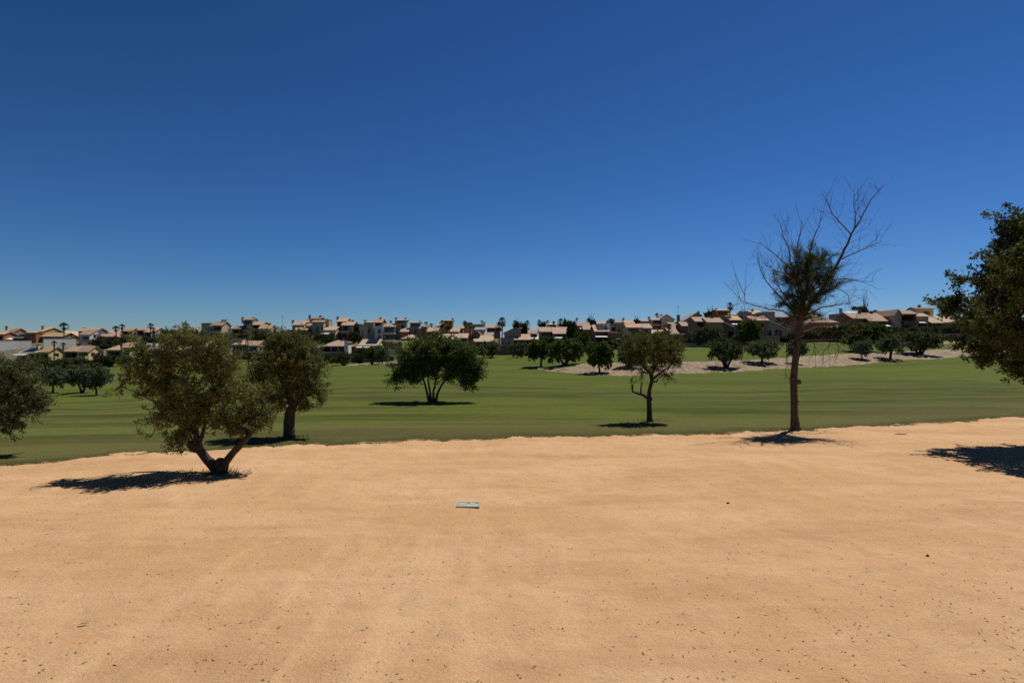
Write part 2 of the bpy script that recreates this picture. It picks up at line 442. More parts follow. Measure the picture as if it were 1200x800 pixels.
np_mesh('ground', np.stack([XX, YY, ZZ], -1).reshape(-1, 3), grid_faces(len(ys), len(sv)), M['grass'], smooth=True,
        attrs={'edge_dist': np.clip(ed, -5, 20).ravel(), 'bare': np.clip(bare, 0, 1).ravel()})['kind'] = 'structure'

# the raked sand plot
xs = np.concatenate([np.linspace(-60, -14, 120)[:-1], np.linspace(-14, 22, 620), np.linspace(22, 60, 100)[1:]])
rr = np.linspace(0, 1, 240)
XX, RR = np.meshgrid(xs, rr); EE = edge_y(XX); Y0 = np.minimum(EE - 1.5, -14.0)
YY = Y0 + (EE - Y0) * RR
def hump(x, y):
    return (.012 * np.sin(x * 2.1 + 1.3 * np.sin(y * .9)) * np.sin(y * 1.6 + .7) + .02 * np.sin(x * .55 + y * .35 + 1) + .006 * np.sin(x * 7.3 + y * 2.2 + np.sin(y * 3))
            + .005 * np.sin(y * 8.1 - x * 1.3))
def sand_z(x, y):
    e = edge_y(x) - y
    return .03 + hump(x, y) - .05 * (1 - ss(e, 0, .35))
np_mesh('sand_ground', np.stack([XX, YY, sand_z(XX, YY)], -1).reshape(-1, 3), grid_faces(*XX.shape), M['sand'], smooth=True)['kind'] = 'structure'


def sheet(name, front, back, mat, lift=.06, n=160, rows=14, wav=1.0):
    """ground sheet between two traced edges, each a list of (u, Y)"""
    fu = np.array([p[0] for p in front]); bu = np.array([p[0] for p in back])
    t = np.linspace(max(fu[0], bu[0]), min(fu[-1], bu[-1]), n)
    yf = pchip(fu, [p[1] for p in front], t) + wav * (.25 * np.sin(t * .31) + .2 * np.sin(t * .83) + .12 * np.sin(t * 1.9))
    yb = pchip(bu, [p[1] for p in back], t) + wav * (.3 * np.sin(t * .27 + 1) + .2 * np.sin(t * .71) + .12 * np.sin(t * 2.1))
    yb = np.maximum(yb, yf + .1)
    a = np.linspace(0, 1, rows)[:, None]; Yg = yf[None] * (1 - a) + yb[None] * a; Xg = (t[None] - CU) / F * Yg
    h = np.sin(math.pi * a) ** .5
    Zg = zt(Xg, Yg) + lift * (2 * h - .6) + wav * .10 * h * np.sin(Xg * .9 + Yg) * np.sin(Yg * 1.1)
    return np_mesh(name, np.stack([Xg, Yg, Zg], -1).reshape(-1, 3), grid_faces(rows, n), mat, smooth=True)


def yv(u, v): return gp(u, v).y
FR = [(630, 433.5), (648, 435.5), (680, 438.5), (720, 441), (780, 438.5), (850, 436), (920, 433), (980, 429), (1030, 425), (1080, 421.5), (1130, 418.5), (1190, 417), (1290, 415)]
BK = [(630, 432.3), (645, 430.5), (665, 428), (700, 424.5), (780, 423.5), (860, 422), (930, 417.5), (1000, 413.5), (1060, 411), (1130, 408), (1190, 406.5), (1290, 405)]
sheet('sandy_bank', [(u, yv(u, v)) for u, v in FR], [(u, yv(u, v)) for u, v in BK], M['bank'], .10, 260)['kind'] = 'structure'
sheet('sandy_bank', [(388, 101), (410, 102), (440, 100), (475, 104)], [(388, 103), (410, 106), (430, 112), (475, 113)], M['bank'], .08, 80)['kind'] = 'structure'
sheet('sandy_bank', [(1094, yv(1094, 404)), (1112, yv(1112, 402.5)), (1128, yv(1128, 402))], [(1094, yv(1094, 400)), (1112, yv(1112, 399)), (1128, yv(1128, 399))], M['bank'], .1, 40)['kind'] = 'structure'
sheet('cart_path', [(100, 98), (125, 99), (150, 101)], [(100, 99.6), (125, 101), (150, 102.4)], M['bank'], .08, 40, wav=.2)['kind'] = 'structure'
sheet('sand_patch', [(128, yv(128, 534)), (150, yv(150, 533.5)), (172, yv(172, 531))], [(128, yv(128, 532.6)), (150, yv(150, 530)), (172, yv(172, 529.5))], M['sand'], .02, 40, wav=.12)['kind'] = 'structure'


# ------------------------------------------------------------------ foliage
def leaves(centres, n, size, wid, spread, outward=None, up=.15, rng=RNG, flat=0.0, dirs=None, spray=0.0, align=(.75, .8)):
    """n diamond leaves scattered round the twig tips"""
    k = rng.integers(0, len(centres), n); c = centres[k] + rng.normal(0, 1, (n, 3)) * spread
    a = rng.normal(0, 1, (n, 3)); a[:, 2] += up
    if dirs is not None:                      # leaves strung along a shoot that grows outward past the twig tip
        t = rng.uniform(-.7, 1.0, n)[:, None]; L_ = (spray * rng.uniform(.5, 1.35, len(centres)))[k][:, None]
        c = centres[k] + dirs[k] * t * L_ + rng.normal(0, 1, (n, 3)) * spread * (1.05 - .55 * np.abs(t)); a = a * align[0] + dirs[k] * align[1]
    if outward is not None:
        o = c - outward; o /= np.linalg.norm(o, axis=1, keepdims=True) + 1e-6; a += o * .8
    a /= np.linalg.norm(a, axis=1, keepdims=True)
    b = np.cross(a, rng.normal(0, 1, (n, 3)) + np.array([0, 0, flat])); b /= np.linalg.norm(b, axis=1, keepdims=True) + 1e-9
    L = (size * rng.uniform(.65, 1.3, n))[:, None]; w = (wid * rng.uniform(.7, 1.25, n))[:, None]
    v = np.stack([c, c + a * L * .5 + b * w * .5, c + a * L, c + a * L * .5 - b * w * .5], 1).reshape(-1, 3)
    return v, np.arange(4 * n).reshape(-1, 4)


def in_ellipsoids(cl, n, rng=RNG, shell=.45, pw=.75):
    cl = np.asarray(cl, float); vol = (cl[:, 3] * cl[:, 4] * cl[:, 5]) ** pw
    k = rng.choice(len(cl), n, p=vol / vol.sum())
    d = rng.normal(0, 1, (n, 3)); d /= np.linalg.norm(d, axis=1, keepdims=True)
    r = rng.uniform(0, 1, n)[:, None] ** shell
    return cl[k, :3] + d * r * cl[k, 3:6], k


def bend(p, q, sag, k=4, rng=random):
    p, q = Vector(p), Vector(q); d = (q - p); L = d.length
    o = Vector((rng.uniform(-1, 1), rng.uniform(-1, 1), rng.uniform(-.3, 1))) * L * sag
    return [p.lerp(q, i / k) + o * math.sin(math.pi * i / k) for i in range(k + 1)]


def grown_tree(name, label, cat, base, limbs, clumps, mat, bark, nleaf, size, wid, twigs, spread, group=None, burls=(), shell=.45, twig_r=.012, seed=1, flat=0.0, outw=True, pw=.75, spray=0.0):
    """limbs: [([(x,y,z)...], [radii])]; clumps: (x,y,z,rx,ry,rz); everything in metres"""
    rng = np.random.default_rng(seed); rnd = random.Random(seed)
    root = empty(name, base, label, cat, group)
    tr = MB()
    for path, rad in limbs: tr.tube(path, rad, 14, .28)
    for c, r in burls: tr.ball(c, r)
    ends = [Vector(p) for path, rad in limbs for p in path[len(path) // 2:]]
    tips, k = in_ellipsoids(clumps, twigs, rng, shell, pw)
    for i, c in enumerate(clumps):
        cc = Vector(c[:3]); e = min(ends, key=lambda p: (p - cc).length)
        L = (cc - e).length
        r0 = min(.06, .02 + .012 * L) * (twig_r / .012)
        tr.tube(bend(e, cc, .12, 5, rnd), np.linspace(r0, r0 * .45, 6), 7, .1)
        own = np.where(k == i)[0]
        for j in own[:min(len(own), 26)]:
            tr.tube(bend(cc, tips[j], .1, 3, rnd), np.linspace(twig_r, twig_r * .35, 4), 4, 0, False)
    cen = np.mean(np.asarray(clumps)[:, :3], 0) - np.array([0, 0, .3])
    cc = np.asarray(clumps)[k]; d = (tips - cc[:, :3]) / np.maximum(cc[:, 3:6], .05) + rng.normal(0, .55, tips.shape) + np.array([0, 0, .12])
    d /= np.linalg.norm(d, axis=1, keepdims=True) + 1e-6
    sp = spray if spray else 3.2 * spread
    for i in range(len(tips)):
        if i % 2 == 0: tr.tube([tips[i] - d[i] * sp * .6, tips[i], tips[i] + d[i] * sp * .8], [twig_r * .6, twig_r * .45, twig_r * .25], 3, 0, False)
    tr.build('trunk', bark, root, base, True)
    v, f = leaves(tips, nleaf, size, wid, spread * .62, None, rng=rng, flat=flat, dirs=d, spray=sp)
    np_mesh('crown', v, f, mat, root, base)
    return root


def pxl(Y, pts):
    """traced limb (u, v, dy, radius_px) -> path and radii in metres"""
    return [(X(u, Y) * (Y + dy) / Y, Y + dy, Z(v, Y + dy)) for u, v, dy, r in pts], [r * Y / F for u, v, dy, r in pts]


def clp(Y, lst, dep=.9, rnd=random.Random(3)):
    out = []
    for c in lst:
        u, v, a, b = c[:4]; dy = c[4] if len(c) > 4 else rnd.uniform(-.35, .35) * a / F * Y
        y = Y + dy; out.append((X(u, y), y, Z(v, y), a * y / F, dep * a * y / F, b * y / F))
    return out


# A: the forked olive on the sand
b = gp(257, 556); Y = b.y
limbs = [pxl(Y, [(257, 560, 0, 9), (256, 553, 0, 7.5), (250, 545, 0, 6), (243, 538, .05, 5.2), (235, 528, .1, 4.6), (230, 517, .1, 4.2), (230, 505, .2, 2.8), (220, 488, .4, 2.0), (208, 468, .6, 1.3), (200, 445, .6, .7)]),
         pxl(Y, [(258, 560, 0, 8), (260, 550, -.05, 6.5), (264, 541, -.1, 4.6), (273, 530, -.15, 4), (283, 520, -.2, 3.6), (291, 511, -.2, 3.0), (299, 500, 0, 2.0), (306, 482, .3, 1.2), (310, 465, .4, .6)]),
         pxl(Y, [(232, 522, .1, 3.5), (237, 510, .1, 2.2), (241, 495, .3, 1.7), (248, 470, .5, 1.2), (250, 440, .5, .7)]),
         pxl(Y, [(291, 511, -.2, 2.2), (286, 500, .1, 1.8), (282, 485, .2, 1.2)]),
         pxl(Y, [(230, 508, .15, 2.2), (214, 500, .4, 1.7), (195, 488, .5, 1.1), (180, 470, .5, .6)])]
cl = clp(Y, [(200, 437, 32, 26), (240, 420, 34, 27), (172, 428, 22, 18), (152, 436, 15, 17), (141, 452, 8, 10), (215, 468, 34, 24), (196, 490, 22, 18), (250, 456, 30, 28), (268, 430, 24, 26),
             (232, 397, 22, 10), (205, 407, 24, 12), (180, 452, 20, 18), (176, 512, 11, 5), (214, 512, 14, 13), (200, 522, 8, 8), (165, 408, 12, 9), (258, 402, 16, 12), (228, 490, 22, 15), (288, 400, 9, 9),
             (285, 478, 25, 20), (301, 492, 18, 14), (280, 503, 16, 10), (306, 468, 13, 14), (263, 495, 15, 13), (316, 484, 7, 10), (290, 452, 14, 14), (246, 500, 8, 6)])
bur = [((X(229, Y), Y + .05, Z(524, Y)), .145), ((X(260, Y), Y - .06, Z(542, Y)), .13), ((X(224, Y), Y, Z(521, Y)), .09), ((X(257, Y), Y, Z(557, Y)), .2)]
grown_tree('olive_tree', 'olive tree on the sand with a trunk forking low into a V', 'tree', b, limbs, cl, M['olive'], M['bark'], 40000, .070, .026, 560, .072, burls=bur, seed=4, twig_r=.008)

# B: the olive on the grass right behind it
b = gp(340, 512); Y = b.y
limbs = [pxl(Y, [(340, 515, 0, 8), (339, 508, 0, 6.5), (339, 495, 0, 6), (340, 484, 0, 5.5), (343, 474, 0, 5), (335, 455, .3, 3), (325, 435, .4, 1.6)]),
         pxl(Y, [(342, 478, 0, 4), (350, 464, -.2, 2.6), (358, 445, -.3, 1.4)])]
cl = clp(Y, [(333, 430, 30, 24), (320, 412, 22, 16), (347, 405, 22, 14), (363, 436, 16, 19), (368, 460, 10, 11), (345, 458, 22, 14), (303, 445, 15, 20), (330, 394, 14, 6), (360, 415, 14, 12), (312, 470, 14, 12), (374, 468, 6, 6), (357, 474, 10, 7), (325, 468, 12, 10)])
grown_tree('olive_tree', 'olive with one thick upright trunk on the lawn behind the forked olive', 'tree', b, limbs, cl, M['olive'], M['bark'], 34000, .085, .031, 430, .10, seed=5)

# C: the olive cut by the left border
b = gy(-42, 15.0); Y = b.y
limbs = [pxl(Y, [(-42, 534, 0, 9), (-38, 515, 0, 7), (-28, 492, 0, 5), (-15, 470, 0, 3), (0, 450, .2, 1.5)]), pxl(Y, [(-40, 518, 0, 5), (-60, 490, .3, 3.5), (-70, 460, .3, 1.5)])]
cl = clp(Y, [(-5, 458, 30, 26), (18, 446, 24, 20), (38, 474, 14, 14), (15, 484, 22, 14), (-30, 440, 36, 26), (-18, 488, 28, 18), (4, 504, 10, 9), (20, 430, 20, 9), (48, 468, 8, 8), (-70, 450, 36, 30), (-60, 480, 30, 20), (32, 452, 12, 14), (-2, 428, 20, 10), (20, 496, 10, 6)])
grown_tree('olive_tree', 'greyish olive with drooping twigs cut off by the left border', 'tree', b, limbs, cl, M['olivedk'], M['bark'], 42000, .074, .027, 560, .085, seed=6)

# D: carob with several stems
b = gp(507, 471); Y = b.y
limbs = [pxl(Y, [(503, 473, 0, 1.86), (501, 462, 0, 1.36), (498, 450, .2, 1.05), (494, 438, .4, 0.87), (484, 425, .5, 0.5)]), pxl(Y, [(505, 473, 0, 1.86), (504, 460, 0, 1.24), (502, 448, 0, 0.99), (501, 436, 0, 0.81), (503, 420, 0, 0.5)]),
         pxl(Y, [(508, 473, 0, 1.86), (508, 458, 0, 1.18), (511, 447, -.2, 0.93), (514, 436, -.3, 0.74), (516, 420, -.3, 0.43)]), pxl(Y, [(510, 473, 0, 1.86), (513, 460, 0, 1.36), (518, 450, -.2, 1.12), (525, 441, -.3, 0.93), (535, 432, -.4, 0.62)]),
         pxl(Y, [(496, 444, .2, 0.74), (482, 438, .4, 0.62), (470, 436, .5, 0.37)])]
cl = clp(Y, [(482, 424, 17, 15), (505, 414, 20, 17), (529, 418, 21, 18), (548, 430, 15, 16), (471, 437, 11, 9), (500, 430, 20, 12), (515, 404, 17, 9), (543, 413, 14, 11), (555, 440, 8, 10), (550, 449, 6, 7), (530, 437, 13, 9), (483, 441, 12, 7), (490, 404, 12, 8), (463, 443, 5, 3), (475, 412, 9, 8), (560, 426, 6, 7)])
grown_tree('carob_tree', 'dark rounded tree on several slim stems in mid lawn', 'tree', b, limbs, cl, M['carob'], M['bark'], 42000, .12, .06, 620, .16, seed=7, flat=.8)

# E: light olive with a pruned side arm
b = gp(762, 494); Y = b.y
limbs = [pxl(Y, [(762, 497, 0, 4.5), (761.5, 490, 0, 3.2), (761, 480, 0, 2.7), (760.5, 467, 0, 2.6), (761, 457, 0, 2.1), (764, 446, 0, 2), (762, 438, .2, 1.4), (752, 427, .3, 1), (742, 415, .3, .6)]),
         pxl(Y, [(763, 446, 0, 1.6), (772, 438, -.2, 1.3), (784, 430, -.2, .9), (792, 420, -.2, .5)]), pxl(Y, [(764, 443, 0, 1.4), (766, 428, .1, 1.0), (766, 410, .1, .5)]),
         pxl(Y, [(760.5, 468, 0, 1.7), (754, 463, -.1, 1.3), (747, 461, -.1, 1.1), (741.5, 459, -.1, 1), (741, 452, -.1, .8)]), pxl(Y, [(751, 462.5, -.1, .9), (751, 455, -.1, .8), (752.5, 447, -.1, .6)]), pxl(Y, [(765, 447, 0, 1), (769.5, 447, 0, 1.1), (771, 444, 0, .8)])]
cl = clp(Y, [(765, 408, 22, 15), (745, 412, 15, 15), (785, 412, 14, 16), (765, 398, 20, 9), (775, 425, 18, 10), (750, 426, 14, 9), (735, 410, 7, 12), (794, 425, 7, 12), (790, 402, 8, 9), (780, 438, 12, 6), (755, 436, 10, 5), (742, 396, 8, 6), (742, 451, 1.6, 3), (752, 447, 1.6, 2.5)])
grown_tree('olive_tree', 'airy olive with a curved bare trunk and a stubby pruned side arm', 'tree', b, limbs, cl, M['light'], M['bark'], 15500, .085, .028, 360, .085, burls=[((X(761.5, Y), Y, Z(467, Y)), .1)], seed=8)

# G: big dark tree cut by the right border
b = gy(1249, 16.5); Y = b.y
limbs = [pxl(Y, [(1249, 525, 0, 12), (1248, 505, 0, 10), (1246, 470, 0, 9), (1240, 420, 0, 7), (1230, 360, 0, 5), (1215, 300, 0, 2.5)]), pxl(Y, [(1244, 450, 0, 6), (1215, 415, .2, 4), (1180, 390, .3, 2.8), (1140, 365, .4, 1.5)]), pxl(Y, [(1238, 400, 0, 5), (1200, 350, -.3, 3), (1165, 330, -.4, 1.6)]),
         pxl(Y, [(1240, 420, 0, 5), (1270, 370, .3, 3.5), (1290, 320, .3, 1.8)])]
cl = clp(Y, [(1182, 298, 26, 28), (1196, 262, 20, 18), (1167, 260, 9, 10), (1152, 328, 20, 10), (1120, 328, 12, 7), (1120, 356, 20, 14), (1108, 366, 12, 11), (1150, 368, 28, 22), (1182, 345, 32, 34), (1165, 398, 28, 18), (1153, 420, 14, 9), (1188, 412, 24, 17), (1192, 436, 9, 8), (1220, 325, 46, 60),
             (1245, 280, 44, 44), (1230, 400, 36, 28), (1122, 398, 10, 9), (1138, 402, 12, 10), (1270, 350, 46, 60), (1180, 428, 8, 9), (1176, 275, 12, 12), (1196, 382, 22, 26), (1210, 430, 20, 14), (1162, 380, 24, 24, -1.4), (1202, 330, 34, 40, -1.8), (1236, 300, 40, 40, -2), (1184, 408, 18, 14, -1.4), (1155, 352, 18, 12, -1.0), (1145, 345, 8, 6), (1150, 410, 16, 14), (1172, 312, 14, 12), (1135, 375, 16, 16)])
grown_tree('broadleaf_tree', 'big dark leafy tree cut off by the right border', 'tree', b, limbs, cl, M['bigleaf'], M['bark'], 80000, .095, .052, 800, .115, seed=9, flat=.4)
# ------------------------------------------------------------------ F: the half dead pine
def dead_twigs(mb, path, r0, rnd, depth, length):
    path = [Vector(p) for p in path]
    for i in range(len(path) - 1):
        a, c = path[i], path[i + 1]; seg = (c - a).length
        for _ in range(max(1, int(seg / (.20 if depth == 2 else .16)))):
            f = rnd.random(); p = a.lerp(c, f); d = (c - a).normalized()
            side = Vector((rnd.uniform(-1, 1), rnd.uniform(-1, 1), rnd.uniform(-.5, .7))).normalized()
            L = length * rnd.uniform(.35, 1.15); e = (d * .75 + side * .8).normalized()
            q = [p, p + e * L * .4 + Vector((0, 0, .02)), p + e * L * .75 + d * L * .1 + Vector((0, 0, rnd.uniform(-.06, .08))), p + e * L + d * L * .2 + Vector((0, 0, rnd.uniform(-.1, .15)))]
            mb.tube(q, [r0, r0 * .8, r0 * .6, r0 * .35], 4, 0, False)
            if depth > 1: dead_twigs(mb, q, r0 * .7, rnd, depth - 1, length * .5)


b = gp(932, 505); Y = b.y
pine = empty('pine_tree', b, 'tall half dead pine with bare branches above a small green tuft', 'tree')
p, r = pxl(Y, [(932, 508, 0, 9), (932, 500, 0, 6.6), (931, 485, 0, 5.9), (930.5, 465, 0, 5.5), (930, 445, 0, 5.6), (932, 425, 0, 5), (934, 405, 0, 4.7), (936, 388, 0, 5.4), (938, 372, 0, 4.5), (942, 350, 0, 3.2), (948, 325, .1, 2.2), (952, 300, .1, 1.2)])
r = [k * (.70 if i > 1 else .8) for i, k in enumerate(r)]; tr = MB(); tr.tube(p, r, 16, .22)
for u, v, rad, dx in ((928, 443, .09, -1), (935, 447, .09, 1), (933, 470, .06, 1), (927, 405, .08, 0), (938, 392, .1, 0)): tr.ball((X(u, Y), Y - .05, Z(v, Y)), rad)
tr.build('trunk', M['pinebark'], pine, b, True)
BR = [
    ([(940, 372, 0, 3.4), (958, 345, .2, 2.8), (972, 326, .3, 2.4), (981, 308, .4, 2.1), (990, 292, .4, 1.8), (998, 274, .5, 1.4), (1009, 257, .5, 1.0), (1020, 234, .6, .7), (1034, 219, .7, .35)], 1),
    ([(997, 275, .5, 1.0), (984, 260, .3, .8), (973, 246, .2, .55), (968, 229, .1, .3)], 1), ([(1001, 268, .5, .9), (1003, 250, .7, .65), (1000, 238, .8, .5), (1001, 224, .9, .3)], 1),
    ([(986, 304, .4, 1.0), (1004, 295, .2, .75), (1016, 290, .1, .5), (1034, 283, 0, .28)], 1), ([(945, 315, .1, 1.3), (949, 294, 0, 1.0), (954, 278, -.1, .8), (959, 266, -.1, .55), (964, 251, -.2, .3)], 0),
    ([(940, 330, -.1, 1.2), (933, 298, -.3, .9), (936, 280, -.4, .7), (940, 258, -.5, .35)], 0), ([(938, 335, 0, 1.2), (926, 304, .2, .9), (924, 290, .3, .7), (917, 276, .4, .5), (914, 260, .4, .3)], 1),
    ([(938, 345, .1, 1.2), (926, 314, .5, .9), (908, 298, .8, .65), (890, 284, 1.0, .3)], 0), ([(936, 350, 0, 1.2), (930, 328, -.3, 1), (918, 320, -.5, .8), (906, 316, -.7, .55), (896, 309, -.9, .3)], 1),
    ([(935, 372, 0, 1.3), (914, 348, .3, 1.0), (898, 330, .5, .75), (891, 316, .6, .55), (888, 296, .7, .3)], 1), ([(936, 378, 0, 1.4), (918, 364, -.4, 1.1), (903, 363, -.6, .9), (886, 358, -.8, .7), (868, 352, -1.0, .45), (861, 343, -1.1, .3)], 1),
    ([(873, 353, -1.0, .5), (872, 344, -1, .4), (868, 336, -1, .25)], 0), ([(936, 368, 0, 1.2), (916, 342, -.3, .8), (908, 326, -.5, .6), (904, 314, -.5, .35)], 1), ([(939, 372, 0, 1.3), (964, 360, -.4, .9), (980, 358, -.6, .65), (998, 355, -.8, .3)], 1),
    ([(945, 345, 0, 1.2), (970, 330, -.5, .8), (988, 326, -.8, .6), (1004, 329, -1, .45), (1023, 330, -1.2, .25)], 0), ([(968, 334, -.4, .7), (986, 340, -.3, .55), (994, 346, -.2, .4), (996, 357, -.2, .25)], 1),
    ([(933, 400, 0, 1.4), (950, 398, -.5, 1), (968, 397, -.8, .8), (985, 398, -1.1, .55), (1002, 392, -1.4, .3)], 1), ([(976, 397.5, -1, .5), (970, 407, -1.1, .5), (962, 416, -1.2, .3)], 0), ([(978, 398, -1, .5), (984, 408, -1, .4), (980, 420, -1, .25)], 0),
    ([(952, 398, -.5, .5), (955, 405, -.6, .4), (956, 417, -.6, .25)], 0), ([(934, 392, 0, 1.2), (955, 384, .4, .8), (978, 382, .6, .6), (996, 378, .8, .3)], 1), ([(931, 398, 0, .8), (922, 410, -.2, .5), (921, 428, -.2, .4), (921, 446, -.2, .25)], 0),
    ([(936, 385, 0, 1.1), (952, 376, .7, .8), (972, 372, 1, .5), (990, 374, 1.1, .3)], 1), ([(934, 388, 0, 1.0), (915, 378, .5, .8), (900, 372, .8, .5), (886, 372, 1, .3)], 1), ([(936, 380, 0, 1.0), (920, 385, .4, .7), (906, 392, .6, .4)], 0)]
rnd = random.Random(5)
for k, (pts, dens) in enumerate(BR):
    p, r = pxl(Y, pts); mb = MB()
    # smooth the polyline a little
    pv = [Vector(q) for q in p]; path = []; rad = []
    for i in range(len(pv) - 1):
        for s in range(3):
            t = s / 3; path.append(pv[i].lerp(pv[i + 1], t) + Vector((rnd.uniform(-1, 1), rnd.uniform(-1, 1), rnd.uniform(-1, 1))) * .018); rad.append(max(.008, .8 * (r[i] * (1 - t) + r[i + 1] * t)))
    path.append(pv[-1]); rad.append(.006)
    mb.tube(path, rad, 7, .15)
    dead_twigs(mb, path[len(path) // 4:], .0065, rnd, 2 if dens else 1, .75)
    mb.build('dead_branch', M['deadwood'], pine, b, True)
cl = clp(Y, [(951, 306, 15, 13), (940, 322, 13, 16), (948, 340, 17, 18), (962, 320, 14, 15), (934, 306, 7, 9), (970, 302, 8, 11), (977, 293, 4, 5), (985, 333, 9, 6), (994, 331, 3, 4), (923, 338, 6, 10), (948, 358, 14, 12), (966, 348, 9, 7), (926, 352, 6, 6), (942, 295, 7, 5), (958, 296, 6, 6), (938, 366, 8, 6), (955, 366, 7, 6), (982, 312, 6, 8), (930, 326, 6, 9), (975, 338, 10, 8), (968, 310, 10, 10)], .85)
cl = [(c[0] - .22, c[1], c[2] - .12, *[1.08 * q for q in c[3:]]) for c in cl]
rng = np.random.default_rng(12)
tips, kk = in_ellipsoids(cl, 230, rng, .5)
cc = np.asarray(cl)[kk]; dd = (tips - cc[:, :3]) / cc[:, 3:6] * .8 + (tips - np.array([X(944, Y), Y, Z(352, Y)])) * .25 + rng.normal(0, .55, tips.shape); dd[:, 2] += .12
dd /= np.linalg.norm(dd, axis=1, keepdims=True)
mb = MB()
for c in cl: mb.tube(bend((X(941, Y), Y, Z(352, Y)), c[:3], .1, 4, rnd), [.03, .024, .018, .014, .01], 5, 0, False)
for i in range(0, 230): mb.tube([*bend(cl[kk[i]][:3], tips[i], .08, 3, rnd), tips[i] + dd[i] * .3], [.009, .008, .007, .006, .004], 4, 0, False)
mb.build('branch', M['pinebark'], pine, b, True)
v, f = leaves(tips, 13500, .33, .0095, .02, None, up=.2, rng=rng, dirs=dd, spray=.30, align=(.30, 1.0))
np_mesh('needle_crown', v, f, M['needle'], pine, b)


# ------------------------------------------------------------------ the trees further out: a few kinds, copied
def copy_tree(o, parent=None):
    c = o.copy(); COL.objects.link(c)
    if parent is not None: c.parent = parent
    for ch in list(o.children): copy_tree(ch, c)
    return c


def kind(seed, mat, bark, stems, clump_n, nleaf, size, wid, flatness=.8):
    """a nominal tree, crown 1 m half width, crown from z=0 to 1 (trunk below, 0..-.5)"""
    rng = np.random.default_rng(seed); rnd = random.Random(seed)
    parts = []; tr = MB(); cl = []
    for i in range(clump_n):
        a = rnd.uniform(0, 2 * math.pi); q = rnd.uniform(.2, .72) ** .7; z = rnd.uniform(.2, .82)
        q *= 1.05 - .6 * abs(z - .42) ** 1.3
        s = rnd.uniform(.22, .40)
        cl.append((q * math.cos(a), q * math.sin(a), z, s * 1.1, s * 1.1, s * flatness * .72))
    for i in range(stems):
        a = 2 * math.pi * i / stems + rnd.uniform(-.5, .5); sp = .06 if stems > 1 else 0; d = .35 if stems > 1 else .12
        tr.tube([(0, 0, -.62), (sp * math.cos(a), sp * math.sin(a), -.45), (sp * 2.4 * math.cos(a), sp * 2.4 * math.sin(a), -.2), (d * math.cos(a), d * math.sin(a), .15), (d * 1.5 * math.cos(a), d * 1.5 * math.sin(a), .5)], [.12, .085, .065, .05, .02], 8, .2)
    for c in cl:
        tr.tube(bend((0, 0, .0), c[:3], .1, 3, rnd), [.035, .028, .02, .012], 5, 0, False)
    tips, k = in_ellipsoids(cl, 210, rng, .5)
    cc = np.asarray(cl)[k]; d = (tips - cc[:, :3]) / cc[:, 3:6] + rng.normal(0, .5, tips.shape); d /= np.linalg.norm(d, axis=1, keepdims=True)
    v, f = leaves(tips, nleaf, size, wid, .03, None, rng=rng, dirs=d, spray=.17)
    s_r = np.percentile(np.hypot(v[:, 0], v[:, 1]), 96); z0, z1 = np.percentile(v[:, 2], (1.5, 98.5))
    v = np.stack([v[:, 0] / s_r, v[:, 1] / s_r, (v[:, 2] - z0) / (z1 - z0)], 1)
    me_t = MB(); me_t.v, me_t.f = tr.v, tr.f
    return me_t, (v, f), mat, bark


KIND_CACHE = {}


def far_tree(name, label, u, vb, hw, vt, vc, k, Y=None, group=None, cat='tree', yaw=None):
    """u trunk foot, vb foot row, hw crown half width, vt crown top row, vc crown bottom row"""
    p = gp(u, vb) if Y is None else gy(u, Y)
    Y = p.y; zt_, zc = Z(vt, Y), Z(vc, Y)
    root = empty(name, p, label, 'shrub' if name == 'shrub' else cat, group)
    if k not in KIND_CACHE:
        mbt, (v, f), mat, bark = KINDS_T[k]()
        a = mbt.build('trunk', bark, None, None, True); c = np_mesh('crown', v, f, mat)
        KIND_CACHE[k] = (a.data, c.data); bpy.data.objects.remove(a); bpy.data.objects.remove(c)
    s = hw / F * Y; stem = max(zc - p.z, .12); h = max(zt_ - p.z - stem, .3)
    yaw = random.uniform(0, 6.28) if yaw is None else yaw
    for nm, me in zip(('trunk', 'crown'), KIND_CACHE[k]):
        o = bpy.data.objects.new(nm, me); COL.objects.link(o); o.parent = root
        o.rotation_euler = (0, 0, yaw)
        if nm == 'crown': o.scale = (s, s, h); o.location = (0, 0, stem)
        else: k2 = max(stem / .5, h * .5); o.scale = (s, s, k2); o.location = (0, 0, stem)
    return root


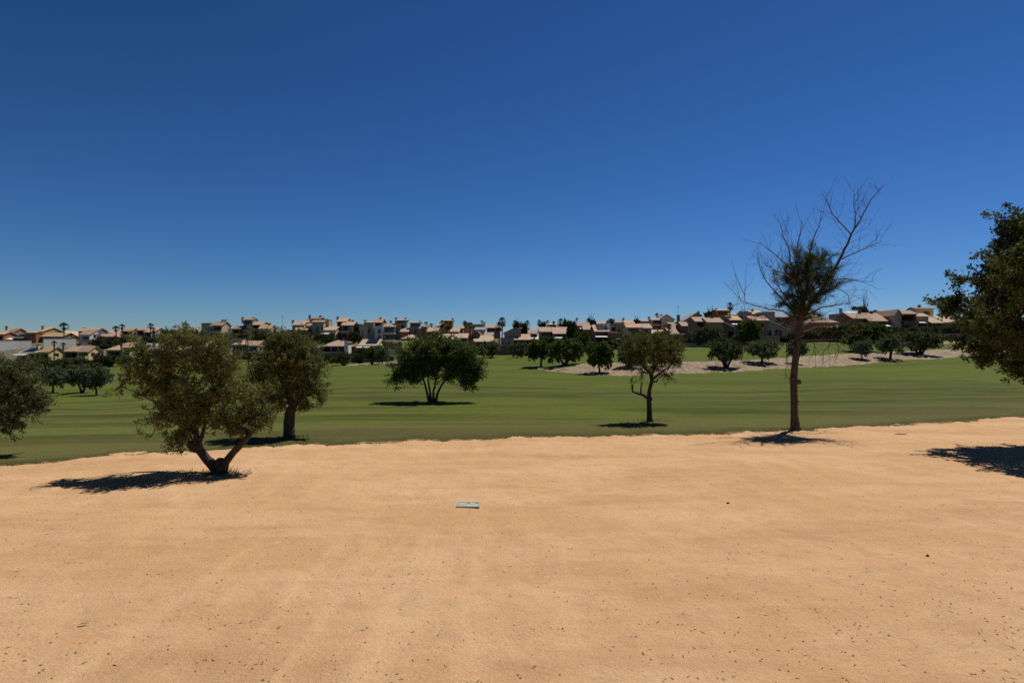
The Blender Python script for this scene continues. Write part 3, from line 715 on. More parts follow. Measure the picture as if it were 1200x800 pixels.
KINDS_T = {
    'olive1': lambda: kind(21, M['greyolive'], M['bark'], 2, 22, 5200, .15, .065),
    'olive2': lambda: kind(22, M['greyolive'], M['bark'], 1, 20, 5200, .15, .065),
    'olive3': lambda: kind(23, M['olivedk'], M['bark'], 3, 24, 5600, .14, .065),
    'carob1': lambda: kind(24, M['carob'], M['bark'], 1, 26, 6500, .15, .09, 1.0),
    'carob2': lambda: kind(25, M['carob'], M['bark'], 3, 24, 6500, .15, .09, .9),
    'shrub1': lambda: kind(26, M['shrub'], M['bark'], 3, 18, 3200, .2, .1, 1.1),
    'dark1': lambda: kind(27, M['hedge'], M['bark'], 2, 20, 3600, .2, .11, 1.1),
}
GO = 'trees standing about the golf course'
for a in [
    ('olive_tree', 'leftmost of three small olives at the far edge of the left lawn', 62, 460, 16, 431, 453, 'olive2'),
    ('olive_tree', 'middle of three small olives at the far edge of the left lawn', 96, 460.5, 16, 430, 453, 'olive1'),
    ('olive_tree', 'rightmost of three small olives at the far edge of the left lawn', 113, 463, 16, 431, 455, 'olive2'),
    ('carob_tree', 'dark tree on the corner of the sandy bank, left one of a touching pair', 634, 429.5, 17, 399.5, 421, 'carob1'),
    ('carob_tree', 'dark tree with splayed stems, right one of a touching pair on the sandy bank', 662, 428.5, 21, 399.5, 423, 'carob2'),
    ('carob_tree', 'compact round tree alone at the front of the sandy bank', 702.5, 437.5, 16, 404, 430, 'carob1'),
    ('carob_tree', 'tree on the sandy bank half hidden behind the airy olive', 737, 432, 15, 400, 428, 'olive3'),
    ('olive_tree', 'olive low on the sandy bank with a forked stem, left of its paler neighbour', 851, 432, 20, 401, 424, 'olive3'),
    ('olive_tree', 'olive high on the sandy bank left of the half dead pine', 893, 426, 20, 400, 420, 'olive2'),
    ('olive_tree', 'small round olive seen right behind the pine trunk', 934, 427, 12, 400, 418, 'olive1'),
    ('olive_tree', 'smallest olive on the right sandy bank, in front of a big dark tree', 1010, 421.5, 11, 400, 417, 'olive2'),
    ('olive_tree', 'olive with a pale split trunk between the smallest and the rightmost bank olive', 1043, 421.5, 15, 395, 414, 'olive1'),
    ('olive_tree', 'rightmost olive on the sandy bank, low and wide crowned', 1078, 416.5, 22, 389, 411, 'olive3'),
    ('carob_tree', 'big dark tree on the upper lawn behind the smallest bank olive', 1013, 412, 21, 380, 407, 'carob2'),
]: far_tree(*a[:6], a[6] - 2.0, a[7], group=GO)
GH = 'trees by the gardens of the villas'
for n, l, u, Yd, hw, vt, vc, k in [
    ('olive_tree', 'left of two olives on the tan patch in front of the solar roof house', 436, 104, 10, 407, 421, 'olive3'),
    ('olive_tree', 'right of two olives on the tan patch in front of the solar roof house', 447.5, 102, 9, 408, 423, 'olive1'),
    ('olive_tree', 'dark bushy tree below the red roofed porch house', 403, 103, 9, 413, 426, 'olive3'),
    ('shrub', 'round bush at the far lawn edge beside the olive on the lawn', 378, 110, 9, 415, 431, 'shrub1'),
    ('shrub', 'dark bush between the red roofed porch house and the solar roof house', 421, 112, 7, 415, 425, 'dark1'),
    ('olive_tree', 'small tree beyond the lawn just right of the many stemmed tree', 575, 108, 13, 401, 416, 'olive1'),
    ('olive_tree', 'slim tree at the lawn edge before the mauve house', 607, 104, 10, 402, 417, 'olive2'),
    ('carob_tree', 'tall dark tree rising behind the touching pair on the bank', 683, 106, 11, 390, 410, 'carob2'),
    ('carob_tree', 'dark tree behind the lone round bank tree', 671, 122, 6, 379, 396, 'dark1'),
    ('shrub', 'dark bush by the block wall behind the lone round bank tree', 722, 113, 12, 398, 408, 'dark1'),
    ('olive_tree', 'grey green tree before the reddish house at the upper lawn', 822, 118, 15, 383, 404, 'olive1'),
    ('olive_tree', 'pale grey tree beside it nearest to the salmon gable', 836, 116, 11, 382, 402, 'olive2'),
    ('carob_tree', 'dark ball shaped tree between the two salmon gables', 878, 116, 13, 377, 400, 'carob1'),
    ('shrub', 'broad dark shrub in front of the brown house on the right', 985, 120, 16, 383, 398, 'dark1'),
    ('shrub', 'dark shrub under the long roof right of the flat topped pine', 1035, 120, 12, 390, 402, 'shrub1'),
    ('shrub', 'dark shrub between hedge and rightmost bank olive', 1062, 118, 12, 390, 403, 'dark1'),
    ('shrub', 'bush before the stone wall at the far right', 1092, 116, 9, 392, 402, 'shrub1'),
    ('shrub', 'olive green thicket below the leftmost yellow house', 30, 118, 17, 424, 440, 'shrub1'),
    ('shrub', 'dark thicket below the solar shed roof on the left', 52, 122, 14, 423, 438, 'dark1'),
    ('shrub', 'dark thicket under the yellow gable house on the left', 74, 118, 14, 424, 441, 'dark1'),
    ('shrub', 'wide green thicket behind the middle small olive on the left', 100, 116, 16, 426, 442, 'shrub1'),
    ('shrub', 'dark bush between the yellow gable house and the ochre porch house', 124, 134, 12, 417, 429, 'dark1'),
    ('shrub', 'rounded green bush left of the leftmost small olive', 12, 116, 16, 424, 442, 'shrub1'),
    ('shrub', 'bush in front of the ochre porch house', 150, 140, 13, 418, 428, 'shrub1'),
    ('shrub', 'bush seen through the forked olive under the small white posts', 190, 140, 16, 415, 428, 'dark1'),
    ('shrub', 'bush below the hidden cream house behind the forked olive', 232, 140, 18, 410, 427, 'shrub1'),
    ('shrub', 'dark bush under the house with white arches', 300, 138, 20, 414, 428, 'dark1'),
    ('shrub', 'bush right of the house with white arches', 335, 134, 18, 409, 427, 'shrub1'),
    ('carob_tree', 'leafy tree on the ridge between the white house and the pink roof on the left', 120, 176, 12, 398, 408, 'dark1'),
    ('carob_tree', 'dark tree on the ridge line right of the leftmost palm pair', 198, 190, 9, 387, 397, 'shrub1'),
    ('carob_tree', 'spreading tree on the ridge below the thin mast', 330, 185, 16, 388, 401, 'dark1'),
    ('carob_tree', 'second ridge tree, left of the arched window mansion', 350, 182, 12, 387, 401, 'dark1'),
    ('carob_tree', 'dark ridge tree beside the terrace of the arched window mansion', 375, 176, 10, 392, 402, 'dark1'),
    ('carob_tree', 'tree between the red porch roof and the solar roof', 416, 158, 9, 390, 404, 'dark1'),
    ('carob_tree', 'dark tree peeping over roofs near the twin far palms', 513, 165, 9, 389, 399, 'dark1'),
    ('carob_tree', 'dark crown behind the chimney stack of the mauve house', 613, 165, 5.5, 379, 391, 'dark1'),
    ('carob_tree', 'dark crown over the roofs between two bushy palms', 606, 175, 4, 378, 388, 'dark1'),
    ('carob_tree', 'dark crown behind the small flat pavilion', 636, 178, 5, 378, 390, 'dark1'),
    ('carob_tree', 'largest dark crown over the roofs above the tall dark tree', 664, 172, 7, 376, 392, 'dark1'),
    ('carob_tree', 'dark crown over the roofs right of the largest one', 693, 178, 6, 375, 384, 'dark1'),
    ('carob_tree', 'dark crown rising behind the grey tower house', 716, 182, 5, 375, 386, 'dark1'),
    ('carob_tree', 'low dark crown left of the loggia house with pale columns', 746, 180, 5, 375, 384, 'dark1'),
    ('carob_tree', 'dark crown behind the orange house by the tall bushy palm', 833, 190, 8, 365, 378, 'dark1'),
    ('carob_tree', 'dark crown right of the orange terrace house', 873, 190, 9, 366, 378, 'dark1'),
    ('carob_tree', 'far dark crown right of the flat topped pine', 1014, 190, 5, 363, 370, 'dark1'),
    ('shrub', 'dark bush in the garden of the mauve house', 596, 128, 10, 405, 412, 'dark1'),
    ('shrub', 'bush in front of the wide pale roof house', 525, 128, 15, 403, 416, 'dark1'),
    ('shrub', 'bush beneath the sloping roof beside the slim lawn tree', 560, 125, 13, 403, 416, 'dark1'),
    ('shrub', 'clump of dark bushes behind the pair on the bank', 650, 118, 22, 396, 409, 'dark1'),
    ('shrub', 'dark bush under the yellow chimney house', 775, 122, 18, 391, 406, 'dark1'),
    ('shrub', 'dark bush behind the crown of the airy olive', 748, 122, 14, 390, 406, 'shrub1'),
]: far_tree(n, l, u, 0, hw, vt, vc, k, Y=Yd, group=GH)
# ------------------------------------------------------------------ palms
def palm_meshes(seed, bushy):
    rng = np.random.default_rng(seed); fr = MB(); sk = MB()
    for i in range(46 if not bushy else 60):
        az = rng.uniform(0, 6.283); el = rng.uniform(-.5, 1.4) if not bushy else rng.uniform(-.9, 1.45)
        d = np.array([math.cos(az) * math.cos(el), math.sin(az) * math.cos(el), math.sin(el)])
        side = np.array([-math.sin(az), math.cos(az), 0]); up = np.cross(d, side)
        L0 = rng.uniform(.45, .6); fan = rng.uniform(.36, .5)
        base = d * L0 + np.array([0, 0, -.06 * L0]); w = .012
        fr.poly([side * w, base + side * w, base - side * w, -side * w])
        for k in range(9):
            a = (k - 4) / 4 * 1.25
            e = d * math.cos(a) + side * math.sin(a)
            tip = base + e * fan * (1 - .12 * abs(a)) + np.array([0, 0, -.16 * fan * (1 + abs(a))])
            b2 = np.cross(e, up); b2 = b2 / (np.linalg.norm(b2) + 1e-9) * .03
            mid = base + e * fan * .55 + up * .02
            fr.poly([base, mid + b2, tip, mid - b2])
    for i in range(60):
        az = rng.uniform(0, 6.283); z0 = rng.uniform(-.45, -.05); r = rng.uniform(.1, .2)
        p = np.array([math.cos(az) * r, math.sin(az) * r, z0]); s = np.array([-math.sin(az), math.cos(az), 0]) * .05
        q = p + np.array([math.cos(az) * rng.uniform(.02, .16), math.sin(az) * rng.uniform(.02, .16), -rng.uniform(.25, .5)])
        sk.poly([p + s, p - s, q - s * .4, q + s * .4])
    return fr, sk


PALM = {}


def palm(label, u, Y, vt, r, bushy=False, vb=None, lean=0.0, group='fan palms among the villas'):
    g = gy(u, Y); R_ = r / F * Y
    if vb is not None: g.z = min(g.z, Z(vb, Y))
    zc = Z(vt, Y) - R_ * .8; h = max(zc - g.z, .5)
    root = empty('palm_tree', g, label, 'palm', group)
    key = bushy
    if key not in PALM:
        fr, sk = palm_meshes(31 + bushy, bushy); tr = MB()
        tr.tube([(0, 0, 0), (.02, 0, .1), (.015, .01, .35), (-.01, .02, .7), (0, 0, 1.0)], [1.35, 1.05, .9, .85, .95], 10, .12)
        # trunk mesh is 1 m tall with radii in units; scale set per palm
        tr.v = [(x * .16, y * .16, z) for x, y, z in tr.v]
        a = fr.build('crown', M['palm']); b_ = sk.build('dry_fronds', M['skirt']); c = tr.build('trunk', M['palmbark'], None, None, True)
        PALM[key] = (a.data, b_.data, c.data)
        for o in (a, b_, c): bpy.data.objects.remove(o)
    yaw = random.uniform(0, 6.28)
    for nm, me in zip(('crown', 'dry_fronds', 'trunk'), PALM[key]):
        o = bpy.data.objects.new(nm, me); COL.objects.link(o); o.parent = root; o.rotation_euler = (0, 0, yaw)
        if nm == 'trunk':
            o.scale = (1.15, 1.15, h); o.location = (0, 0, 0)
            if lean: o.rotation_euler = (0, lean, 0)
        else: o.scale = (R_, R_, R_ * (1.25 if bushy else 1)); o.location = (h * math.tan(lean) if lean else 0, 0, h)
    return root


for a in [
    ('tall slim palm on the far left above a white wall', 75, 202, 377.5, 6.5), ('thin palm in front of the yellow houses, left of a shorter one', 63.5, 150, 399, 4, False, 422), ('short palm beside the left end of a long tiled roof', 74, 152, 401, 4, False, 420),
    ('slightly leaning palm, left of a pair on the ridge', 137, 200, 381.5, 5, False, None, -.06), ('straight palm, right of the ridge pair before a pink roof', 143, 200, 379.5, 4.5), ('palm in the garden of the ochre porch house', 142, 157, 399, 4.5, False, 418),
    ('taller of two palms before the pink house with a side window', 176.5, 199, 378.5, 4.5), ('shorter of two palms before the pink house with a side window', 179.5, 197, 383.5, 3.5), ('bushy palm before the house left of the grey flat tower', 217.5, 196, 377.5, 5.5),
    ('palm in front of the house with white arches', 290.5, 150, 394.5, 4, False, 413), ('small far palm, left one of twins above the roofs', 499.5, 215, 376.5, 3.5), ('small far palm, right one of twins above the roofs', 505.5, 215, 378.5, 3.5),
    ('palm left of the orange tower room', 518, 176, 376, 4.5, True), ('palm right of the orange tower room', 527, 174, 378, 4.5, True), ('dark palm crown left of the yellow lit tower top', 544.5, 190, 375.5, 4),
    ('tall palm with a long trunk before the pale gable roofs', 551.5, 150, 377.5, 5, False, 404), ('far palm above the white flat house', 565, 212, 375, 2.8), ('small far palm right of the white flat house', 568, 218, 377, 2),
    ('tall bushy palm left of the mauve gable', 588.5, 160, 372.5, 6, True), ('lower bushy palm leaning on the tall one by the mauve gable', 585, 158, 378, 6, True), ('bushy palm over the roofs right of the mauve gable', 603.5, 178, 376, 4.5, True),
    ('palm crown over the dark house right of the mauve gable', 618, 176, 376, 5, True), ('palm crown left of the small flat pavilion', 632, 180, 375, 4, True), ('palm crown behind the small flat pavilion', 642, 190, 375, 3), ('small palm right of the small flat pavilion', 649, 182, 376, 2.5),
    ('bushy palm at the left of the big dark roof top crown', 657, 172, 374, 5, True), ('thin far palm above the dark crowns', 676, 205, 372, 2.5), ('bushy palm right of the solar panel roof', 716, 178, 373.5, 4, True), ('palm crown left of the solar panel roof', 690, 180, 373, 5, True),
    ('dark round palm crown above the loggia house', 770, 178, 366.5, 3.5), ('small palm right of the loggia house crown palm', 775, 180, 368, 2.5), ('palm in front of the low roof by the yellow chimney', 784, 128, 379, 5, False, 394),
    ('tall dense palm beside the orange terrace house', 855.5, 165, 355, 5, True), ('far palm left of the orange terrace house', 828, 205, 366, 3), ('dark palm top by the white flat roof on the right', 985, 172, 361, 2.5),
]: palm(*a)


# umbrella pine on the ridge
g = gy(1006, 176); r = empty('pine_tree', g, 'flat topped dark pine above the roofs on the right', 'tree')
zt1, zb1 = Z(359, 176), Z(363.5, 176)
MB().tube([g, Vector((g.x, 176, zb1)), Vector((g.x, 176, (zt1 + zb1) / 2))], [.25, .18, .08], 8, .1).build('trunk', M['pinebark'], r, g, True)
cl = [(g.x + dx, 176 + dy, (zt1 + zb1) / 2, 1.0, 1.0, .5) for dx, dy in ((-1.4, 0), (-.7, .6), (0, -.5), (.7, .4), (1.5, 0), (.2, .9))]
tips, k = in_ellipsoids(cl, 160, np.random.default_rng(3)); v, f = leaves(tips, 2200, .3, .16, .1)
np_mesh('crown', v, f, M['hedge'], r, g)


# ------------------------------------------------------------------ hedges, walls and fences
def hedge(label, u0, u1, vt, vb, Y, depth=1.4, mat='hedge', name='hedge', cat='hedge', seed=1, Y1=None):
    Y1 = Y if Y1 is None else Y1
    rng = np.random.default_rng(seed + int(u0 * 7 + vt)); g = gy((u0 + u1) / 2, (Y + Y1) / 2)
    n = int(max(260, abs(X(u1, Y) - X(u0, Y)) * 150)); a = rng.uniform(0, 1, n); y = Y + (Y1 - Y) * a; x = X(u0 + (u1 - u0) * a, y)
    top = Z(vt, y) - .18 + .22 * np.sin(x * 1.3 + seed) + .12 * np.sin(x * 3.7); bot = np.minimum(Z(vb, y), zt(x, y)) - .1
    c = np.stack([x, y + rng.uniform(-depth / 2, depth / 2, n), bot + (top - bot) * rng.uniform(0, 1, n) ** .8], 1)
    v, f = leaves(c, int(n * 3.2), .34, .2, .12, rng=rng)
    o = np_mesh(name, v, f, M[mat], None, g); o.location = g
    return tag(o, label, cat)


for a in [
    ('clipped dark hedge below the yellow houses at the far left', 40, 122, 421, 429, 140), ('garden hedge in front of the two pink roofs on the left ridge', 139, 160, 395, 400, 194), ('longer garden hedge right of the retaining wall on the left ridge', 166, 236, 394.5, 401, 194),
    ('hedge under the dark porch left of the leaning palm', 116, 138, 394, 401, 194), ('low hedge along the lawn below the red porch house', 380, 428, 415, 424, 118), ('dark hedge below the wide pale roof house', 512, 546, 404, 415, 131), ('dark hedge below the sloping roof by the slim lawn tree', 546, 584, 405, 416, 128),
    ('long dark hedge behind the touching pair of bank trees', 622, 676, 401, 409, 121), ('dark hedge between tall tree and block wall', 676, 712, 400, 408, 119), ('dark hedge behind the airy olive crown', 728, 800, 393, 405, 120), ('dark hedge under the reddish houses at the upper lawn', 800, 858, 396, 403.5, 121),
    ('short dark hedge between the two salmon gable houses', 858, 886, 393, 402, 122), ('dark hedge beneath the pine branches on the upper lawn', 924, 978, 388, 400, 122), ('dark hedge below the brown house right of the pine', 978, 1046, 386, 400, 123), ('tall dark hedge below the terrace house at far right', 1046, 1100, 383, 398, 124),
    ('dark hedge in front of the grey stone wall beside the right border tree', 1096, 1180, 382, 393, 126), ('hedge on the terrace of the solar shed house', 418, 452, 408, 416, 128), ('dark hedge at the foot of the arched window mansion', 342, 392, 391, 399, 172),
    ('planting on the ridge below the triple roof house', 270, 322, 390, 397, 186), ('low planting below the porch house by the grey flat tower', 248, 272, 391, 397, 188),
]: hedge(*a)
for a in [
    ('dry brownish hedge right of the solar shed house', 449, 471, 400, 407.5, 150, 1.5, 'dry'),
    ('purple flowering bush on the terrace of the right salmon gable house', 911, 932, 393, 400, 124, 1.2, 'purple', 'bougainvillea', 'shrub'), ('purple flowering bush in front of the mauve house', 585, 603, 406.5, 410.5, 126, 1.0, 'purple', 'bougainvillea', 'shrub'),
    ('dark red flowering bush on the balcony end of the yellow gable house', 111, 118, 414.5, 420, 157, 1.0, 'purple', 'bougainvillea', 'shrub'),
]: hedge(*a)


def wall_run(label, u0, u1, vt, vb, Y, mat, name='garden_wall', cat='wall', thick=.3, Y1=None, coping=True):
    Y1 = Y if Y1 is None else Y1
    g = gy((u0 + u1) / 2, (Y + Y1) / 2); root = empty(name, g, label, cat)
    a, c = Vector((X(u0, Y), Y, 0)), Vector((X(u1, Y1), Y1, 0)); d = (c - a); L = d.length; d.normalize(); nrm = Vector((-d.y, d.x, 0)) * thick
    def run(z0, z1, z2, z3, off, w):
        o = nrm.normalized() * off
        p = [a - o, c - o, c + nrm.normalized() * (w + off), a + nrm.normalized() * (w + off)]
        mb = MB(); zb = (z0, z1, z1, z0); zt2 = (z2, z3, z3, z2)
        n = 0; mb.v = [(q.x, q.y, z) for q, z in zip(p, zb)] + [(q.x, q.y, z) for q, z in zip(p, zt2)]
        mb.f = [(0, 3, 2, 1), (4, 5, 6, 7), (0, 1, 5, 4), (1, 2, 6, 5), (2, 3, 7, 6), (3, 0, 4, 7)]; return mb
    ta, tc = Z(vt, Y), Z(vt, Y1); ba = min(Z(vb, Y), float(zt(a.x, Y))) - .4; bc = min(Z(vb, Y1), float(zt(c.x, Y1))) - .4
    run(ba, bc, ta, tc, 0, thick).build('wall_body', mat, root, g)
    if coping: run(ta, tc, ta + .08, tc + .08, .05, thick).build('coping', W['beige'] if mat not in (W['white'],) else W['white'], root, g)
    return root


wall_run('long white boundary wall below the orange house at the far left', -8, 37, 399.3, 403.2, 187, W['white'], Y1=197.5)
wall_run('white boundary wall behind the tall slim palm', 51, 89, 396.8, 401, 190, W['white'], Y1=199)
wall_run('pinkish retaining wall below the white gable house', 96, 116, 398.5, 403, 187, W['pink'], Y1=191)
wall_run('short beige retaining wall between two ridge hedges', 160, 166, 393.5, 401, 192, W['beige'], Y1=193.5)
wall_run('grey retaining wall on the slope above the white arches house', 254, 292, 396.5, 405, 184, W['grey'])
wall_run('brown block wall at the end of the lawn below the mauve house', 582, 626, 409.3, 416, 118, M['brick'])
wall_run('brown block wall behind the lone round bank tree', 700, 730, 404.2, 409.5, 115.5, M['brick'])
wall_run('low beige wall at the edge of the upper lawn right of the airy olive', 796, 842, 402.3, 406, 117, W['beige'])
wall_run('low beige wall below the left salmon gable house', 842, 884, 400.3, 404.5, 118, M['brick'])
wall_run('terrace wall of the right salmon gable house', 884, 914, 394.2, 401, 123, W['pink'])
wall_run('grey rubble stone wall beside the right border tree', 1098, 1178, 391.5, 400, 121.5, M['stone'])
wall_run('brown wall behind the tan patch on the lawn edge', 398, 462, 417.5, 426, 117, M['brick'])
wall_run('white wall low on the slope by the ochre porch house', 52, 66, 424.5, 428, 146, W['pink'])
wall_run('low wall along the lawn below the dark hedge at right', 926, 1010, 397.8, 402, 119.5, M['brick'])

# white picket fence near the dry hedge
g = gy(459, 124); pf = empty('picket_fence', g, 'short white picket fence right of the solar shed house', 'fence')
for i in range(9):
    x = X(455 + i, 124); MB().box(x - .05, x + .05, 123.97, 124.03, g.z - .2, Z(409, 124)).build('picket', M['frame'], pf, g)
MB().box(X(454.5, 124), X(463.5, 124), 124.035, 124.08, Z(410.4, 124) - .05, Z(410.4, 124) + .05).build('rail', M['frame'], pf, g)

# aerial masts
def mast(label, u, Y, vt, vb):
    g = gy(u, Y); zb = min(Z(vb, Y), g.z); r = empty('antenna_mast', (g.x, g.y, zb), label, 'antenna'); o = (g.x, g.y, zb)
    MB().tube([(g.x, Y, zb), (g.x, Y, Z(vt, Y))], [.07, .045], 8).build('pole', M['steel'], r, o)
    mb = MB(); z = Z(vt, Y)
    for k, L in ((.3, .55), (.65, .4), (1.0, .3)): mb.tube([(g.x - L, Y, z - k), (g.x + L, Y, z - k)], [.018, .018], 5)
    mb.build('crossbar', M['steel'], r, o)


mast('thin tall mast standing alone on the ridge left of the arched window mansion', 331, 200, 369, 392)
mast('thin mast rising behind the yellow chimney', 794.6, 175, 357, 378)
# ------------------------------------------------------------------ villas
PITCH = math.tan(R(21))
GV = 'villas above the golf course'


def B(t, u0, u1, ve, vb, vr=None, dy=0.0, c=None, r=None, ve1=None, ua=None, dep=None, rz=0):
    return dict(t=t, u0=u0, u1=u1, ve=ve, vb=vb, vr=vr, dy=dy, c=c, r=r, ve1=ve1, ua=ua, dep=dep)


def house(label, Y, wc, rc, blocks, ops=(), lift=None):
    um = (min(b['u0'] for b in blocks) + max(b['u1'] for b in blocks)) / 2
    org = gy(um, Y); root = empty('villa', org, label, 'house', GV); O = tuple(org)
    roofs = []
    for bi, b in enumerate(blocks):
        Yb = Y + b['dy']; x0, x1 = X(b['u0'], Yb), X(b['u1'], Yb); ze, zb = Z(b['ve'], Yb), Z(b['vb'], Yb)
        zb = min(zb, min(float(zt(x, Yb)) for x in (x0, x1))) - .5
        wm, rm = W[b['c'] or wc], T[b['r'] or rc]; t = b['t']
        rise = (Z(b['vr'], Yb) - ze) if b['vr'] is not None else 0
        if t in 'FH':
            run = b['dep'] / 2 if b['dep'] else max(rise / PITCH, 1.2); rise = max(Z(b['vr'], Yb + run) - ze - .2, .35); dep = 2 * run
        else: dep = b['dep'] or 8.0
        b.update(Yb=Yb, x0=x0, x1=x1, ze=ze, dep=dep, rise=rise, zb=zb, run=dep / 2)
        # front wall with real openings
        cuts = []
        for o in ops:
            if o[0] in 'wp' and o[1] == bi:
                a0, a1 = max(X(o[2], Yb), x0 + .05), min(X(o[3], Yb), x1 - .05); c1, c0 = min(Z(o[4], Yb), ze - .05), max(Z(o[5], Yb), zb + .02)
                if a1 - a0 > .15 and c1 - c0 > .15: cuts.append((o[0], a0, a1, c0, c1))
        ztop = min(ze, Z(b['ve1'], Yb)) if b['ve1'] is not None else ze
        xs = sorted({x0, x1, *[q for c in cuts for q in c[1:3]]}); zs = sorted({zb, ztop, *[min(q, ztop) for c in cuts for q in c[3:5]]})
        mb = MB()
        for i in range(len(xs) - 1):
            for j in range(len(zs) - 1):
                mx, mz = (xs[i] + xs[i + 1]) / 2, (zs[j] + zs[j + 1]) / 2
                if any(c[1] < mx < c[2] and c[3] < mz < c[4] for c in cuts): continue
                mb.poly([(xs[i], Yb, zs[j]), (xs[i + 1], Yb, zs[j]), (xs[i + 1], Yb, zs[j + 1]), (xs[i], Yb, zs[j + 1])])
        yB = Yb + dep
        for k, a0, a1, c0, c1 in cuts:
            d = .16 if k == 'w' else min(2.4, dep * .5)
            mb.poly([(a0, Yb, c0), (a0, Yb, c1), (a0, Yb + d, c1), (a0, Yb + d, c0)]); mb.poly([(a1, Yb, c1), (a1, Yb, c0), (a1, Yb + d, c0), (a1, Yb + d, c1)])
            mb.poly([(a0, Yb, c1), (a1, Yb, c1), (a1, Yb + d, c1), (a0, Yb + d, c1)]); mb.poly([(a1, Yb, c0), (a0, Yb, c0), (a0, Yb + d, c0), (a1, Yb + d, c0)])
            if k == 'p': mb.poly([(a0, Yb + d, c0), (a1, Yb + d, c0), (a1, Yb + d, c1), (a0, Yb + d, c1)])
            w, h = a1 - a0, c1 - c0
            if k == 'w':
                fr = MB(); e = .07
                y0, y1 = Yb + .05, Yb + .13
                fr.box(a0, a0 + e, y0, y1, c0, c1).box(a1 - e, a1, y0, y1, c0, c1).box(a0 + e, a1 - e, y0, y1, c1 - e, c1).box(a0 + e, a1 - e, y0, y1, c0, c0 + e)
                if w > .9: fr.box((a0 + a1) / 2 - .03, (a0 + a1) / 2 + .03, y0, y1, c0 + e, c1 - e)
                wo = fr.build('window', M['dframe' if bi % 2 else 'frame'], root, O)
                MB().poly([(a0, Yb + .155, c0), (a1, Yb + .155, c0), (a1, Yb + .155, c1), (a0, Yb + .155, c1)]).build('pane', M['glass'], wo, O)
            else:
                nn = max(1, round(w / 2.6))
                for q in range(nn):
                    g0, g1 = a0 + w * (q + .14) / nn, a0 + w * (q + .86) / nn; h1 = min(c1 - .25, c0 + max(2.1, .85 * h)); y = Yb + d - .05
                    if h1 - c0 < .5: h1 = c1 - .1
                    do = MB().box(g0, g0 + .08, y - .04, y, c0, h1).box(g1 - .08, g1, y - .04, y, c0, h1).box(g0 + .08, g1 - .08, y - .04, y, h1 - .08, h1).box((g0 + g1) / 2 - .04, (g0 + g1) / 2 + .04, y - .04, y, c0, h1 - .08).build('glazed_door', M['dframe'], root, O)
                    MB().poly([(g0 + .08, y + .02, c0), (g1 - .08, y + .02, c0), (g1 - .08, y + .02, h1 - .08), (g0 + .08, y + .02, h1 - .08)]).build('pane', M['glass'], do, O)
        e = .26; th = .17; ro = MB()
        if t in 'FHT':
            mb.poly([(x0, yB, zb), (x0, Yb, zb), (x0, Yb, ze), (x0, yB, ze)]); mb.poly([(x1, Yb, zb), (x1, yB, zb), (x1, yB, ze), (x1, Yb, ze)]); mb.poly([(x1, yB, zb), (x0, yB, zb), (x0, yB, ze), (x1, yB, ze)])
        if t == 'F':
            yr, zr = Yb + dep / 2, ze + rise; p = rise / (dep / 2)
            mb.poly([(x0, yB, ze), (x0, Yb, ze), (x0, yr, zr - .02)]); mb.poly([(x1, Yb, ze), (x1, yB, ze), (x1, yr, zr - .02)])
            ro.prism([(Yb - e, ze - e * p + .02), (yr, zr + .02), (yB + e, ze - e * p + .02), (yB + e, ze - e * p + .02 + th), (yr, zr + .02 + th), (Yb - e, ze - e * p + .02 + th)], 'x', x0 - .3, x1 + .3)
        elif t == 'H':
            yr, zr = Yb + dep / 2, ze + rise; ins = min(dep / 2, (x1 - x0) * .42); a0, a1, b0, b1 = x0 - e, x1 + e, Yb - e, yB + e; z0, z1 = ze, ze + th * .7
            n = 0; ro.v = [(a0, b0, z0), (a1, b0, z0), (a1, b1, z0), (a0, b1, z0), (a0, b0, z1), (a1, b0, z1), (a1, b1, z1), (a0, b1, z1), (x0 + ins, yr, zr + th), (x1 - ins, yr, zr + th)]
            ro.f = [(0, 3, 2, 1), (0, 1, 5, 4), (1, 2, 6, 5), (2, 3, 7, 6), (3, 0, 4, 7), (4, 5, 9, 8), (5, 6, 9), (6, 7, 8, 9), (7, 4, 8)]
        elif t == 'G':
            xa, za = X(b['ua'], Yb), Z(b['vr'], Yb); z1 = Z(b['ve1'], Yb) if b['ve1'] is not None else ze
            for y, fl in ((Yb, 1), (yB, -1)):
                pl = [(x0, y, ztop), (x1, y, ztop), (x1, y, z1), (xa, y, za), (x0, y, ze)]
                pl = [q for i, q in enumerate(pl) if q != pl[i - 1]]
                mb.poly(pl[::fl])
            mb.poly([(x1, yB, zb), (x0, yB, zb), (x0, yB, ztop), (x1, yB, ztop)]); mb.poly([(x0, yB, zb), (x0, Yb, zb), (x0, Yb, ze), (x0, yB, ze)]); mb.poly([(x1, Yb, zb), (x1, yB, zb), (x1, yB, z1), (x1, Yb, z1)])
            sl = (za - ze) / max(xa - x0, .3); sr = (za - z1) / max(x1 - xa, .3)
            L_, R2 = (x0 - e, ze - e * sl + .02), (x1 + e, z1 - e * sr + .02)
            ro.prism([L_, (xa, za + .02), R2, (R2[0], R2[1] + th), (xa, za + th + .05), (L_[0], L_[1] + th)], 'y', Yb - .4, yB + .3)
        elif t == 'L':
            z1 = Z(b['ve1'], Yb); lo = min(ze, z1)
            for y, fl in ((Yb, 1), (yB, -1)):
                mb.poly([(x0, y, lo), (x1, y, lo), (x1, y, z1) if z1 > ze else (x0, y, ze)][::fl])
            mb.poly([(x1, yB, zb), (x0, yB, zb), (x0, yB, lo), (x1, yB, lo)]); mb.poly([(x0, yB, zb), (x0, Yb, zb), (x0, Yb, ze), (x0, yB, ze)]); mb.poly([(x1, Yb, zb), (x1, yB, zb), (x1, yB, z1), (x1, Yb, z1)])
